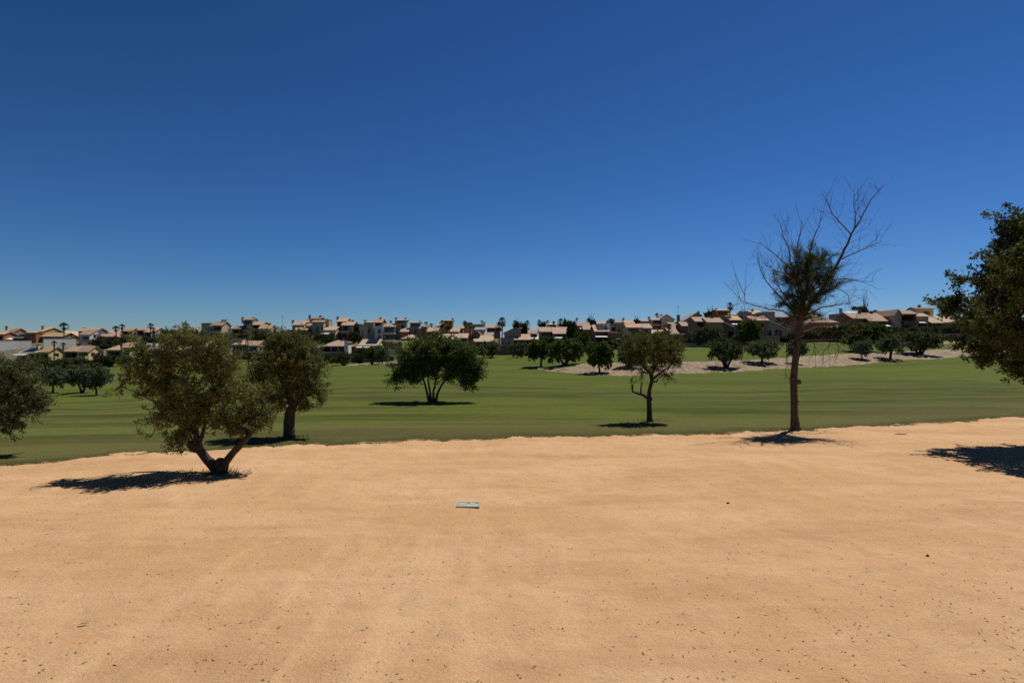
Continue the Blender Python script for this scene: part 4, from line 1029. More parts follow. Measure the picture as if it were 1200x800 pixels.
            s = (z1 - ze) / (x1 - x0); A, C = (x0 + (.0 if s < 0 else -e), ze + .02 + (0 if s < 0 else -e * s)), (x1 + (e if s < 0 else 0), z1 + .02 + (e * s if s < 0 else 0))
            ro.prism([A, C, (C[0], C[1] + th), (A[0], A[1] + th)], 'y', Yb - .35, yB + .2)
            # pale verge board along the front edge of the lean-to
            MB().prism([(A[0], A[1] - .05), (C[0], C[1] - .05), (C[0], C[1] + th + .05), (A[0], A[1] + th + .05)], 'y', Yb - .42, Yb - .352).build('verge_board', M['canvas'], root, O)
        if t == 'T':
            mb.poly([(x0, Yb, ze), (x1, Yb, ze), (x1, yB, ze), (x0, yB, ze)])
            pw = .18; ph = .35
            MB().box(x0 - .05, x1 + .05, Yb - .05, Yb + pw, ze + .002, ze + ph).box(x0 - .05, x1 + .05, yB - pw, yB + .05, ze + .002, ze + ph).box(x0 - .05, x0 + pw, Yb + pw, yB - pw, ze + .002, ze + ph).box(x1 - pw, x1 + .05, Yb + pw, yB - pw, ze + .002, ze + ph).build('parapet', wm, root, O)
        mb.build('wall', wm, root, O)
        roofs.append(ro.build('roof', rm, root, O) if t != 'T' else None)
    for o in ops:
        k, bi = o[0], o[1]; b = blocks[bi]; Yb = b['Yb']; wm = W[b['c'] or wc]
        if k == 'b':
            a0, a1, c1, c0 = X(o[2], Yb), X(o[3], Yb), Z(o[4], Yb), Z(o[5], Yb); c0 = min(c0, c1 - .3)
            MB().box(a0, a1, Yb - 1.0, Yb - .88, c0, c1).box(a0, a0 + .12, Yb - .88, Yb - .003, c0, c1).box(a1 - .12, a1, Yb - .88, Yb - .003, c0, c1).box(a0 + .12, a1 - .12, Yb - .88, Yb - .003, c0, c0 + .15).build('balcony', W[o[6]] if len(o) > 6 else wm, root, O)
        elif k == 'a':
            y1 = Yb - 2.0; a0, a1 = X(o[2], Yb), X(o[3], Yb); c1, c0 = Z(o[4], Yb), Z(o[5], Yb)
            MB().prism([(Yb - .01, c1), (y1, c0 + .12), (y1, c0), (y1 + .04, c0), (y1 + .04, c0 + .1), (Yb - .01, c1 - .04)], 'x', a0, a1).build('awning', M['canvas'], root, O)
        elif k == 'c':
            c = X(o[2], Yb); MB().box(c - .14, c + .14, Yb - .12, Yb + .14, Z(o[4], Yb), Z(o[3], Yb)).build('column', W[o[5]] if len(o) > 5 else wm, root, O)
        elif k == 'h':
            yc = Yb + b['dep'] * .5; w = max((o[3] - o[2]) / F * Yb, .55); c = X((o[2] + o[3]) / 2, yc); z1, z0 = Z(o[4], yc), Z(o[5], yc)
            ch = MB().box(c - w / 2, c + w / 2, yc - .3, yc + .3, z0 - .8, z1 - .18).build('chimney', wm, roofs[bi] or root, O)
            MB().box(c - w / 2 - .1, c + w / 2 + .1, yc - .4, yc + .4, z1 - .08, z1).box(c - w / 2 + .05, c + w / 2 - .05, yc - .25, yc + .25, z1 - .18, z1 - .08).build('chimney_cap', M['cap'], root if roofs[bi] is None else roofs[bi], O)
        elif k == 's':
            p = b['rise'] / b['run']; a0, a1 = X(o[2], Yb), X(o[3], Yb); n = max(1, round((a1 - a0) / 1.15)); w = (a1 - a0) / n; y0, y1 = Yb + b['run'] * o[4], Yb + b['run'] * o[5]
            for q in range(n):
                h0, h1 = b['ze'] + p * (y0 - Yb) + .3, b['ze'] + p * (y1 - Yb) + .3
                MB().prism([(y0, h0), (y1, h1), (y1, h1 + .05), (y0, h0 + .05)][::-1], 'x', a0 + q * w + .03, a0 + (q + 1) * w - .03).build('solar_panel', M['solar'], roofs[bi], O)
        elif k == 'x':
            x1 = b['x1']; y0, y1 = Yb + b['dep'] * o[2], Yb + b['dep'] * o[3]; c1, c0 = Z(o[4], Yb), Z(o[5], Yb); e = .07
            fr = MB().box(x1 + .001, x1 + .05, y0, y0 + e, c0, c1).box(x1 + .001, x1 + .05, y1 - e, y1, c0, c1).box(x1 + .001, x1 + .05, y0 + e, y1 - e, c1 - e, c1).box(x1 + .001, x1 + .05, y0 + e, y1 - e, c0, c0 + e).build('window', M['dframe'], root, O)
            MB().box(x1 + .002, x1 + .02, y0 + e, y1 - e, c0 + e, c1 - e).build('pane', M['glass'], fr, O)
        elif k == 'r':   # iron balustrade
            a0, a1, c1, c0 = X(o[2], Yb), X(o[3], Yb), Z(o[4], Yb), Z(o[5], Yb); y = Yb - .1; mb = MB().box(a0, a1, y - .03, y + .03, c1 - .06, c1).box(a0, a1, y - .02, y + .02, c0, c0 + .05)
            q = a0
            while q < a1: mb.box(q, q + .03, y - .015, y + .015, c0 + .05, c1 - .06); q += .22
            mb.build('balustrade', M['rail'], root, O)
        elif k == 'd':   # satellite dish
            c = Vector((X(o[2], Yb + 1), Yb + 1, Z(o[3], Yb + 1))); r = .45; mb = MB(); n = 12
            mb.v = [tuple(c + Vector((0, .12, 0)))] + [tuple(c + Vector((r * math.cos(6.2832 * i / n), -.05, r * math.sin(6.2832 * i / n)))) for i in range(n)]
            mb.f = [(0, 1 + i, 1 + (i + 1) % n) for i in range(n)]; mb.tube([c + Vector((0, .12, 0)), c + Vector((0, .3, -.9))], [.04, .04], 6); mb.build('satellite_dish', M['steel'], root, O)
    return root


H = house
# --- ridge on the left
H('terracotta house cut off by the left border', 208, 'terra', 'tile', [B('F', -10, 4, 392, 402, 388.5)], [('p', 0, -4, 2, 394, 400)])
H('salmon gable house with solar panels and a white awning at the far left', 208, 'terra', 'tile', [B('F', 8, 14.5, 389.5, 402, 384.3, c='salmon', dep=7, dy=4), B('F', 4, 9, 389, 402, 384.6, dy=3), B('F', 15, 32, 396, 403, 391.5, c='brown'), B('F', 31, 42, 390, 403, 388.2, c='terra')],
  [('h', 1, 7.2, 8.2, 382, 386), ('s', 2, 15.5, 31, .1, .95), ('p', 2, 16, 31, 397, 401), ('a', 1, 6, 20, 395.3, 398), ('w', 3, 34, 36, 392, 394.5), ('p', 0, 8.6, 14, 396, 401), ('w', 3, 38, 40, 392, 394.5)])
H('orange house with a wide low gable behind the tall slim palm', 210, 'terra', 'gold', [B('F', 46.5, 50, 388.3, 402, 383.6, c='ochre', dep=10.2, dy=4), B('F', 46, 73, 394.5, 402, 389.8, c='brown'), B('L', 74, 85, 388.2, 402, ve1=393.8, dy=5, c='terra', dep=10), B('T', 38.5, 46, 391.5, 402, dep=5, c='brown')],
  [('h', 0, 49.3, 50.8, 381.6, 387), ('p', 1, 52, 71, 395.2, 400), ('w', 2, 78, 80.5, 393.5, 397), ('x', 0, .25, .38, 390, 393)])
H('white house with a steep bright verge on the left ridge', 205, 'white', 'tile', [B('F', 93, 105, 392.3, 401, 386, c='white', dep=7.5), B('F', 92, 112, 388.2, 400, 384.2, dy=9, c='brown'), B('T', 113, 118.5, 392.5, 401, dep=4, dy=2)],
  [('x', 0, .25, .42, 391.5, 395.5), ('p', 0, 96, 104, 394, 399), ('h', 1, 98.2, 99.6, 384, 387.5), ('h', 1, 117.7, 119, 387, 390)])
H('house with a broad pink hip roof left of the leaning palm', 203, 'brown', 'pink', [B('H', 113.5, 138, 394.7, 402, 389.2), B('F', 127, 138, 390, 400, 386.3, dy=9, r='gold', c='cream')], [('p', 0, 116, 126, 395.5, 400), ('p', 0, 127.5, 136, 395.5, 400)])
H('pink house with a dark porch right of the straight ridge palm', 206, 'pink', 'pink', [B('F', 143, 154.5, 388, 400, 384.2, c='pink', dep=4.2)], [('p', 0, 144.5, 153.5, 388.6, 393.8), ('b', 0, 143.5, 154, 391.8, 394), ('x', 0, .3, .6, 389, 393)])
H('pink house with tall side window behind two palms', 206, 'pink', 'pink', [B('F', 160.5, 174, 387.2, 400, 383.8), B('F', 169, 176, 389.3, 400, 387.2, dy=-3, c='beige'), B('F', 174, 182, 388, 400, 383.6, c='pink', dep=6.5, dy=-1)], [('p', 0, 161.5, 168.5, 388, 392.5), ('p', 1, 170.5, 175.5, 389.8, 394.8), ('p', 2, 176, 181, 389.8, 394.8), ('x', 2, .45, .6, 386.8, 391), ('x', 2, .1, .25, 391, 395)])
H('pink house with a bushy palm in front, left of the grey flat tower', 204, 'pink', 'tile', [B('F', 203.5, 216, 387, 400, 384), B('F', 211, 228, 388.2, 400, 383.2, dy=-2, dep=5), B('L', 230, 236, 384.8, 400, ve1=391, c='salmon', dep=7, dy=-1)], [('p', 0, 204.5, 211, 388, 391.5), ('p', 1, 212, 224, 389, 392.5), ('b', 1, 212, 224.5, 391, 393.5, 'cream'), ('x', 1, .3, .6, 388, 391.5)])
# --- yellow row on the left
H('shed roofed house covered with dark solar panels at the left', 165, 'beige', 'grey', [B('F', 21, 41, 414, 426, 408)], [('s', 0, 24, 41, .12, .97), ('p', 0, 23, 35, 415, 422), ('p', 0, 36.5, 40.5, 415.5, 423), ('a', 0, 20.5, 35, 414.6, 416.2)])
H('yellow house with cascading tile roofs behind two small palms', 163, 'yellow', 'gold', [B('H', 40, 50, 413.3, 426, 406, r='pale'), B('F', 46, 57, 412.6, 427, 406, dep=6, dy=-1.2), B('T', 57, 60, 419, 428, dep=2, dy=-3)], [('p', 0, 41.5, 46, 414.4, 421), ('p', 1, 47.5, 56, 414.2, 421), ('h', 0, 44.2, 45.6, 403.5, 408), ('x', 1, .35, .6, 414, 418)])
H('yellow gable house with a long tiled roof and dark veranda', 164, 'yellow', 'tile', [B('F', 74, 92.5, 412, 426, 404.8, c='beige'), B('F', 91, 103.5, 412.3, 425, 405, dy=-1.5, dep=5.6)], [('p', 0, 75.5, 90.5, 413, 419), ('b', 0, 75, 91, 418.8, 421, 'beige'), ('p', 1, 92.2, 102.5, 413, 417.3), ('b', 1, 92, 103, 417, 420.5), ('x', 1, .2, .42, 413, 417.2), ('x', 1, .6, .85, 413, 417.5), ('h', 0, 92.5, 94, 403.6, 407.5)])
H('ochre house with a deep ochre porch behind a garden palm', 162, 'yellow', 'tile', [B('H', 124.5, 142, 410.3, 424, 401.5, c='beige'), B('F', 143, 152.5, 407.4, 424, 401, dy=-1, c='yellow', dep=5)], [('p', 0, 126, 141, 411.5, 416.5), ('p', 1, 144.5, 151.5, 407.6, 416), ('b', 1, 144.5, 152, 416, 419, 'cream'), ('x', 1, .4, .6, 408, 412)])
H('small house with a grey side roof and white posts beside the forked olive', 164, 'beige', 'tile', [B('H', 171, 195, 410.3, 424, 402.6), B('F', 159, 179, 411, 424, 402, dy=6, r='grey', c='grey')], [('p', 0, 173, 193.5, 411.5, 417), ('c', 0, 184.5, 411, 420, 'white'), ('c', 0, 175, 411, 420, 'white'), ('h', 0, 179.6, 181.3, 400.8, 404)])
H('cream house glimpsed through the crown of the forked olive', 164, 'cream', 'pale', [B('F', 238, 246, 405.5, 424, 399, dep=7), B('F', 222, 241, 409, 424, 404, c='white')], [('x', 0, .4, .6, 407, 411), ('p', 1, 224, 238, 410.5, 415)])
H('white house with rounded arches under a red roof', 163, 'white', 'pink', [B('H', 272.5, 290, 404, 425, 397.8, c='grey'), B('F', 290, 302.5, 405, 425, 399, dy=-1, c='white', dep=6)], [('p', 0, 274, 288, 405.5, 411), ('b', 0, 273, 290, 410.5, 412.5, 'grey'), ('p', 0, 277, 287, 413.5, 419), ('p', 1, 291.5, 301.5, 406, 411.5), ('x', 1, .12, .4, 406, 410), ('x', 1, .6, .88, 406, 410.2), ('c', 0, 287, 411, 420, 'grey')])
# --- tower villas on the ridge
H('grey flat roofed tower house with two stacked windows', 200, 'grey', 'tile', [B('T', 236, 246.3, 379.5, 402, dep=6)], [('w', 0, 240, 243.2, 383.8, 388.8), ('w', 0, 240, 243.2, 391, 396)])
H('cream gable house with twin chimneys right of the grey flat tower', 200, 'cream', 'tile', [B('F', 248.5, 260, 381.5, 402, 376.3, c='cream', dep=6.4), B('T', 267, 272, 386, 402, dep=4, c='white')], [('p', 0, 249.5, 259, 382, 387.8), ('b', 0, 247.5, 260, 387.8, 390), ('p', 0, 249.5, 258, 390.8, 396), ('x', 0, .3, .7, 388.5, 394), ('h', 0, 260.4, 262, 374.5, 378), ('h', 0, 263.8, 265.2, 374.4, 379)])
H('triple roofed villa with an orange tower room', 200, 'beige', 'tile', [B('F', 272.5, 281, 385.4, 400, 381.5, c='brown'), B('F', 285, 296, 375, 400, 372.3, c='grey', dy=2), B('F', 295.5, 307, 380.8, 400, 376.6, c='ochre', dy=2), B('F', 303.5, 317, 385.2, 400, 380, dy=-1.5, c='cream', dep=5)],
  [('p', 1, 286, 295, 375.8, 379.4), ('p', 1, 285.8, 290, 381, 386), ('w', 1, 291.5, 294.5, 381.5, 386), ('b', 1, 285, 296, 386, 388), ('p', 1, 286, 295, 389, 395), ('p', 2, 296.5, 304, 381.5, 384.5), ('p', 3, 306, 315, 387, 393), ('p', 0, 273.5, 280, 387, 394), ('h', 1, 283.5, 285.2, 371.5, 376), ('h', 1, 296.6, 297.8, 371.8, 376), ('h', 3, 315.8, 317.2, 378.6, 382), ('p', 2, 297, 302, 388.5, 394)])
H('mansion with arched windows, stacked roofs and a brown roof tower', 190, 'beige', 'tile', [B('F', 342.5, 355.5, 381, 400, 376.8, c='grey'), B('F', 344.5, 359.5, 387, 400, 382, dy=-3, c='ochre'), B('F', 354, 362.5, 378, 400, 374.8, dy=3, c='terra'), B('F', 364.5, 375.5, 373.8, 400, 371.2, dy=4, c='terra'), B('F', 359, 366, 382, 400, 378.8, dy=-1, c='beige'), B('F', 366, 379, 377.5, 400, 375, dy=-2, c='beige'), B('T', 379.5, 384, 374.8, 400, dep=5, c='cream', dy=1), B('F', 379.5, 393, 387, 400, 382.4, dy=-2, c='cream')],
  [('p', 3, 365.5, 374.5, 374, 377.5), ('w', 5, 370.8, 374, 382.5, 388), ('w', 5, 376.5, 378.4, 383, 387), ('w', 4, 361.5, 364, 383.5, 388.5), ('b', 5, 366, 379, 390, 391.8, 'grey'), ('p', 5, 367.5, 378, 391, 395), ('p', 4, 360, 365.5, 391, 395), ('a', 7, 378, 387, 389.5, 391.8), ('p', 7, 380, 390, 391, 397), ('h', 0, 342.8, 344, 375, 379), ('h', 3, 362.4, 363.6, 369.3, 376), ('h', 3, 374.6, 376.4, 369.5, 374), ('w', 2, 356, 359, 378.5, 381), ('h', 7, 384.2, 385.6, 375, 384)])
H('villa with two staggered roofs and a white balcony line left of the cream tower', 190, 'beige', 'tile', [B('F', 395, 405.5, 377, 400, 372.4, c='brown', dy=3), B('F', 400.5, 413.5, 381.3, 400, 376.3, c='beige'), B('T', 413, 424, 380.8, 400, dep=5, c='brown', dy=1)], [('p', 0, 396, 400, 378, 383), ('p', 1, 401.5, 409.5, 382, 387.5), ('b', 1, 399, 410.5, 387.4, 390, 'grey'), ('p', 1, 400, 407, 391, 397), ('c', 1, 408.3, 386, 398, 'grey'), ('c', 1, 412.8, 382, 398, 'grey'), ('p', 2, 414.5, 422, 383, 388), ('p', 2, 414.5, 420, 390, 397), ('h', 0, 394.8, 396.8, 371, 375), ('h', 1, 413, 414.6, 375, 379)])
H('cream tower villa with a brown roof tower and a flat canopy', 190, 'cream', 'tile', [B('T', 421, 430.5, 382.5, 400, dep=6, c='cream'), B('F', 435.5, 447, 378, 400, 373.2, c='brown', dy=3), B('T', 428.5, 438, 379, 400, dep=5, c='beige', dy=1.5), B('T', 439, 448.8, 383, 400, dep=4, c='white', dy=-1)], [('w', 2, 431.5, 434.5, 385, 390), ('w', 3, 442.8, 446, 385.5, 390.8), ('w', 3, 442.8, 446, 393, 397.5), ('p', 1, 437, 446, 378.8, 382.5), ('h', 2, 426.6, 429.5, 375, 380), ('h', 1, 445.2, 447, 371.8, 376), ('a', 2, 427, 437, 377, 378), ('w', 0, 424, 426, 386, 394)])
H('house with a white terrace rail and a dish right of the cream tower villa', 190, 'beige', 'pink', [B('F', 449.5, 463, 383, 400, 379)], [('p', 0, 451, 461.5, 383.8, 389.4), ('b', 0, 450, 463.5, 389.5, 391.8, 'white'), ('p', 0, 452, 462, 392.6, 397), ('d', 0, 458, 377)])
H('tall villa with an open rooftop loggia and small front roofs', 190, 'beige', 'tile', [B('F', 464, 476.5, 375.6, 400, 373.8, c='beige', dy=2), B('F', 469.5, 478, 389, 400, 384.2, c='terra', dy=-2), B('H', 470.5, 489, 397.2, 402, 391.8, dy=-6, c='brown', r='pale')], [('p', 0, 465.5, 475.5, 376, 378.6), ('w', 0, 466.5, 468.5, 380.5, 385), ('p', 0, 470, 474, 380.5, 384), ('w', 0, 466, 467.8, 388, 393), ('h', 0, 463, 465.6, 372.2, 377), ('h', 0, 474.8, 476, 372.4, 376), ('p', 2, 473, 481, 398, 402)])
H('flat topped villa with a dark loggia and a pale balustrade', 190, 'beige', 'grey', [B('F', 480.5, 492.5, 378.4, 400, 377, dy=1), B('F', 491.5, 500, 385, 400, 381, c='terra', dy=-1)], [('p', 0, 481.5, 491.8, 378.8, 383), ('b', 0, 480, 493, 383, 385, 'grey'), ('w', 0, 482.5, 484, 386, 391), ('p', 0, 485.5, 489.5, 386, 391), ('w', 1, 494, 496, 386, 389), ('h', 0, 491.5, 492.8, 376, 379)])
H('long porch house with a red hip roof above the lawn', 150, 'brown', 'pink', [B('H', 377, 407.5, 406, 426, 398.2), B('L', 403.5, 408, 400.5, 424, ve1=401.2, dy=-1.2, c='white', r='gold', dep=3), B('H', 366, 378, 408, 424, 403.5, dy=3, r='brown')], [('p', 0, 378, 402, 407, 412.3), ('b', 0, 378, 403, 412, 414, 'grey'), ('p', 0, 379, 402, 415, 421), ('c', 0, 388, 407, 413, 'beige'), ('c', 0, 396, 407, 413, 'beige'), ('h', 0, 401.2, 402.2, 396, 399.5), ('p', 2, 367.5, 376, 409, 414)])
H('cream house with a bank of roof solar panels and a white awning', 148, 'yellow', 'pale', [B('F', 421, 442, 405.2, 424, 397.2, c='yellow', dep=9.5), B('F', 407, 421, 406.5, 424, 399.8, r='brown', dy=6, c='brown')], [('s', 0, 427, 440.5, .2, .95), ('a', 0, 419.5, 434, 405.8, 407.6), ('p', 0, 422.5, 438, 407.5, 413), ('x', 0, .2, .6, 404.3, 410)])
# --- middle
H('beige house with a wide tile roof below the twin far palms', 176, 'beige', 'tile', [B('F', 499.5, 512.5, 388.8, 402, 383.4), B('T', 493.5, 500, 384, 402, dep=5, c='terra')], [('p', 0, 501, 511, 389.6, 394.8), ('w', 1, 495.5, 497.5, 386.5, 390)])
H('house with an orange lit tower room among palms', 186, 'beige', 'tile', [B('F', 520, 530.5, 376, 402, 374.2, c='ochre'), B('F', 512.5, 520, 382, 402, 379, c='beige', r='pale')], [('p', 0, 521.2, 524.6, 376.3, 379.2), ('p', 0, 525.6, 529.4, 376.3, 379.2), ('h', 0, 529.4, 531.6, 373, 377), ('p', 0, 521.5, 529.5, 382, 387), ('w', 1, 514, 516.5, 383.5, 387)])
H('small house with two pale roofs right of the orange tower room', 178, 'salmon', 'pale', [B('F', 527, 537.5, 389, 402, 384), B('F', 534, 542.5, 385, 402, 381.8, dy=5, c='brown', r='tile')], [('p', 0, 528, 536, 389.8, 393.5), ('w', 1, 538, 540, 386, 388.5)])
H('yellow lit flat tower house beside the dark palm crown', 196, 'ochre', 'pale', [B('T', 543, 551, 378.8, 400, dep=6, c='ochre')], [('w', 0, 545, 547.5, 380.5, 383)])
H('wide pale roofed house with a white side wall behind the many stemmed tree', 150, 'cream', 'pale', [B('F', 515, 534, 397.5, 420, 391), B('G', 532, 538.5, 398, 420, 394.5, ua=535, c='white', dy=-1.5, dep=6), B('F', 537.5, 547, 396.2, 420, 390.4, c='brown', r='pink'), B('H', 508.5, 516, 399, 420, 395.5, dy=1)], [('w', 1, 534, 536, 398.5, 403), ('p', 0, 518, 531, 399, 405), ('p', 2, 539, 546, 397.5, 403)])
H('house with a pale gable and a large sloping front roof', 152, 'brown', 'pale', [B('G', 547, 562, 396.5, 422, 388.2, ua=559, ve1=391, c='brown', dy=3, dep=9), B('F', 555.5, 577, 400.5, 422, 392.5, c='terra'), B('T', 545, 555.5, 400, 422, dep=4, c='lilac')], [('p', 1, 558, 575, 401.5, 408), ('w', 2, 548.5, 551, 403.5, 409), ('w', 0, 557.5, 559.5, 393, 396)])
H('far white flat house on the ridge among small palms', 205, 'white', 'pale', [B('T', 565.3, 568.6, 380, 398, dep=5), B('T', 552, 565, 381, 398, dep=6, c='beige', dy=2)], [('w', 0, 566.2, 567.6, 381.5, 383.5), ('p', 1, 554, 562, 382.3, 385)])
H('house with a pale roof left of the tall bushy palm', 172, 'beige', 'pale', [B('F', 568, 577.5, 394, 410, 389.2), B('F', 557, 568, 386.5, 410, 383.2, dy=8, c='grey', r='grey')], [('p', 0, 569, 576.5, 394.8, 399), ('w', 1, 559, 562, 387.5, 390)])
H('low brown roofed house on the ridge left of the tall bushy palm', 192, 'beige', 'tile', [B('F', 570.5, 586, 384.3, 400, 380.6, c='brown')], [('p', 0, 572, 583, 385, 389)])
H('mauve house with a pale gable and a block garden wall', 140, 'lilac', 'tile', [B('G', 591, 608.5, 390.3, 418, 384, ua=605, ve1=389, c='lilac', dy=2, dep=9), B('T', 587, 602, 397.5, 418, dep=3, c='lilac', dy=-1.5), B('F', 602, 620.5, 398.4, 418, 391.2, c='brown'), B('L', 608.3, 610.6, 384, 398, ve1=384.6, dep=2, c='salmon', dy=2)], [('w', 1, 588.8, 591, 400.2, 403.5), ('w', 1, 594.6, 598, 400, 405.8), ('w', 0, 595, 598, 391.5, 395.8), ('p', 2, 604, 619, 399.3, 406)])
H('dark fronted house behind the mauve house chimney', 165, 'brown', 'pink', [B('F', 619, 629.5, 391.2, 408, 386.6, c='terra'), B('F', 610.5, 620, 385, 408, 381, c='grey', dy=6, r='grey')], [('a', 0, 620, 631, 394.4, 397.6), ('p', 0, 620.5, 628.5, 392.3, 398), ('p', 1, 611.5, 619, 386, 391)])
H('small flat roofed pavilion house far up between palms', 186, 'cream', 'pale', [B('F', 642.5, 652, 380.6, 400, 378.8)], [('p', 0, 643.8, 650.8, 381, 383.6), ('h', 0, 648.2, 649.2, 377, 380)])
H('pinkish house with two broad roofs behind the touching bank trees', 142, 'pink', 'tile', [B('F', 633, 650, 389, 412, 383, c='pink'), B('F', 649, 668, 391.2, 412, 383, dy=-1.5, c='brown', r='pink'), B('G', 664.5, 671.5, 389, 412, 384.5, ua=666, ve1=391.5, dy=-2.5, dep=9, c='pink')], [('p', 0, 635, 648, 390, 394.8), ('p', 1, 650.5, 663, 392, 394.8), ('a', 1, 648, 662.5, 394.3, 397), ('p', 1, 650, 662, 397, 402), ('w', 2, 666.5, 668, 388.5, 392), ('w', 2, 667, 669, 394, 397.5), ('h', 0, 650, 651.2, 381.5, 386)])
H('pink roofed house with a white lit ledge right of the large dark crown', 160, 'brown', 'pink', [B('F', 677.5, 690.5, 382, 408, 377.3, c='terra', dy=4), B('F', 684.5, 698, 386.4, 408, 381.2, c='brown')], [('a', 0, 679, 685, 383.5, 386), ('p', 1, 686, 697, 387.4, 392), ('p', 0, 679, 684, 386.5, 391)])
H('house with steep roof solar panels and a cream awning', 150, 'brown', 'pink', [B('F', 697.5, 713, 388.6, 410, 380.4), B('L', 712.8, 722, 389.4, 410, ve1=390, dep=6, c='terra', dy=-.5), B('T', 711.3, 715, 379.6, 410, dep=5, c='white', dy=1.5)], [('s', 0, 700.5, 710.5, .15, .9), ('p', 0, 698.5, 711.5, 389.8, 393), ('a', 0, 697, 711, 393, 395.4), ('p', 0, 698.5, 711, 396, 403), ('c', 0, 713.2, 394, 404, 'white'), ('p', 1, 714.5, 721, 396, 402)])
H('grey tower house with a bluish balcony', 168, 'grey', 'grey', [B('T', 722, 730, 379.5, 408, dep=6, c='beige'), B('T', 716, 722, 381.5, 408, dep=5, c='grey', dy=.8), B('L', 729.8, 735, 378.6, 408, ve1=381, dep=6, c='cream', dy=.5)], [('w', 0, 724, 727.4, 383.5, 388.5), ('w', 0, 724, 727, 391, 394), ('p', 1, 717, 721.2, 383.5, 388)])
H('cream house with a long level roof and a slim dark chimney', 158, 'cream', 'tile', [B('F', 735, 752, 384, 408, 379.2), B('F', 751, 763.5, 384.6, 408, 379, dy=1, c='beige'), B('F', 733, 743, 379.3, 404, 375.3, dy=16, c='beige')], [('p', 0, 736, 749, 384.8, 390.4), ('h', 0, 750.2, 751.6, 380.5, 386), ('p', 1, 753, 760, 386.5, 391)])
H('grey brown roofed house far up left of the loggia house', 196, 'grey', 'grey', [B('F', 750.5, 762, 376.6, 400, 373.2, c='grey')], [('w', 0, 756, 758.5, 377.6, 379.8), ('h', 0, 760, 761, 371, 375)])
H('loggia house with pale columns and a round window gable', 166, 'beige', 'tile', [B('F', 764, 776, 375.2, 408, 373, c='terra', dy=.5), B('G', 775.5, 790, 373, 408, 369, ua=781, ve1=374.5, c='cream', dep=8, r='grey'), B('F', 764, 786, 391, 408, 386.2, dy=-7, c='brown', r='pale')], [('p', 0, 765.3, 774.6, 375.8, 379.4), ('b', 0, 763.5, 776, 379.6, 381.8, 'grey'), ('p', 0, 765.3, 774.6, 381.9, 385.8), ('c', 0, 763.8, 375, 389, 'white'), ('c', 0, 775.4, 375, 386, 'white'), ('w', 1, 779.6, 782.6, 371.8, 375), ('p', 1, 777.5, 787, 380.6, 385.6), ('p', 2, 765, 778, 392, 398)])
H('reddish house with a lilac steep roof and a yellow chimney stack', 150, 'terra', 'pink', [B('F', 786, 801, 391.8, 410, 384, c='terra'), B('F', 788, 800, 385, 408, 377.4, c='terra', dy=5), B('F', 800, 815, 382.2, 410, 377, c='brown', dy=1, r='tile')], [('h', 1, 796.6, 798.6, 379.4, 384.6), ('h', 1, 793.2, 796.6, 369, 379), ('p', 0, 788, 799, 393, 399), ('w', 2, 802.5, 805, 384.5, 390), ('p', 2, 806.5, 813, 384, 391), ('w', 2, 802, 805, 393.5, 398)])
H('grey gabled house with a dark attic window on the ridge', 178, 'grey', 'grey', [B('G', 801.5, 822, 376, 402, 366.4, ua=817, ve1=370, c='grey', dep=8)], [('w', 0, 814.8, 817, 371, 375), ('h', 0, 817.8, 819.2, 364.6, 368)])
H('left one of two salmon houses with a long lean-to roof and pale verge', 136, 'salmon', 'pink', [B('F', 829.5, 847.5, 378, 408, 372, c='salmon'), B('L', 847.5, 868.5, 378, 408, ve1=387.6, dep=7, c='brown', dy=.2), B('F', 815.5, 829.5, 377, 408, 371.2, c='brown', dy=2, r='pale')], [('w', 0, 837, 840, 380.5, 384.5), ('p', 1, 853.5, 860, 388, 396), ('p', 0, 845, 847, 388.5, 396), ('h', 0, 833.4, 835.2, 371, 376.5), ('p', 2, 817, 828, 378.2, 385), ('c', 1, 861, 384, 398, 'pink'), ('w', 0, 834, 837, 388.5, 394.5)])
H('right one of two salmon houses with a long lean-to roof and pale verge', 136, 'salmon', 'pink', [B('F', 882, 900.5, 375.8, 406, 370.2, c='salmon'), B('L', 900.5, 924, 375.8, 406, ve1=386.4, dep=7, c='pink', dy=.2)], [('p', 0, 888.5, 895, 378, 383), ('w', 0, 889, 892.5, 386.5, 392), ('p', 1, 901.5, 906, 379.5, 382.5), ('w', 1, 898.5, 904, 386.8, 392.8), ('p', 1, 908.5, 917, 386.2, 393), ('c', 1, 917.6, 384.4, 394, 'pink'), ('c', 0, 893.6, 384, 393.5, 'cream'), ('h', 0, 886.4, 888.4, 369.4, 375), ('a', 1, 896, 911, 393.2, 394.8)])
H('orange lit terrace house with two thin chimneys by the tall dense palm', 172, 'ochre', 'gold', [B('F', 840, 856, 364, 400, 362.4, c='ochre'), B('T', 836, 840.5, 370, 400, dep=5, c='terra')], [('p', 0, 842, 854, 364.6, 369), ('h', 0, 839, 840, 361.4, 366), ('h', 1, 835.6, 836.6, 363.4, 371)])
H('yellowish house with a white awning between the two salmon gables', 162, 'cream', 'gold', [B('F', 856, 868.5, 375.2, 404, 369.8, c='brown'), B('F', 856, 871.5, 369.2, 402, 367, c='ochre', dy=6)], [('p', 0, 857, 867.5, 376, 379), ('a', 0, 856, 867, 378.4, 381), ('p', 0, 857, 867, 381.4, 388)])
H('lilac grey block house left of the right salmon gable', 164, 'lilac', 'grey', [B('T', 871.5, 881, 366.8, 404, dep=6)], [('w', 0, 874.2, 877.6, 369, 372.6), ('p', 0, 873, 879, 375.6, 380)])
H('house with a pale golden roof behind the right salmon gable', 172, 'ochre', 'gold', [B('F', 881.5, 894, 368.2, 402, 363.8)], [('p', 0, 883, 892, 369, 373), ('h', 0, 881.2, 882.4, 362, 366)])
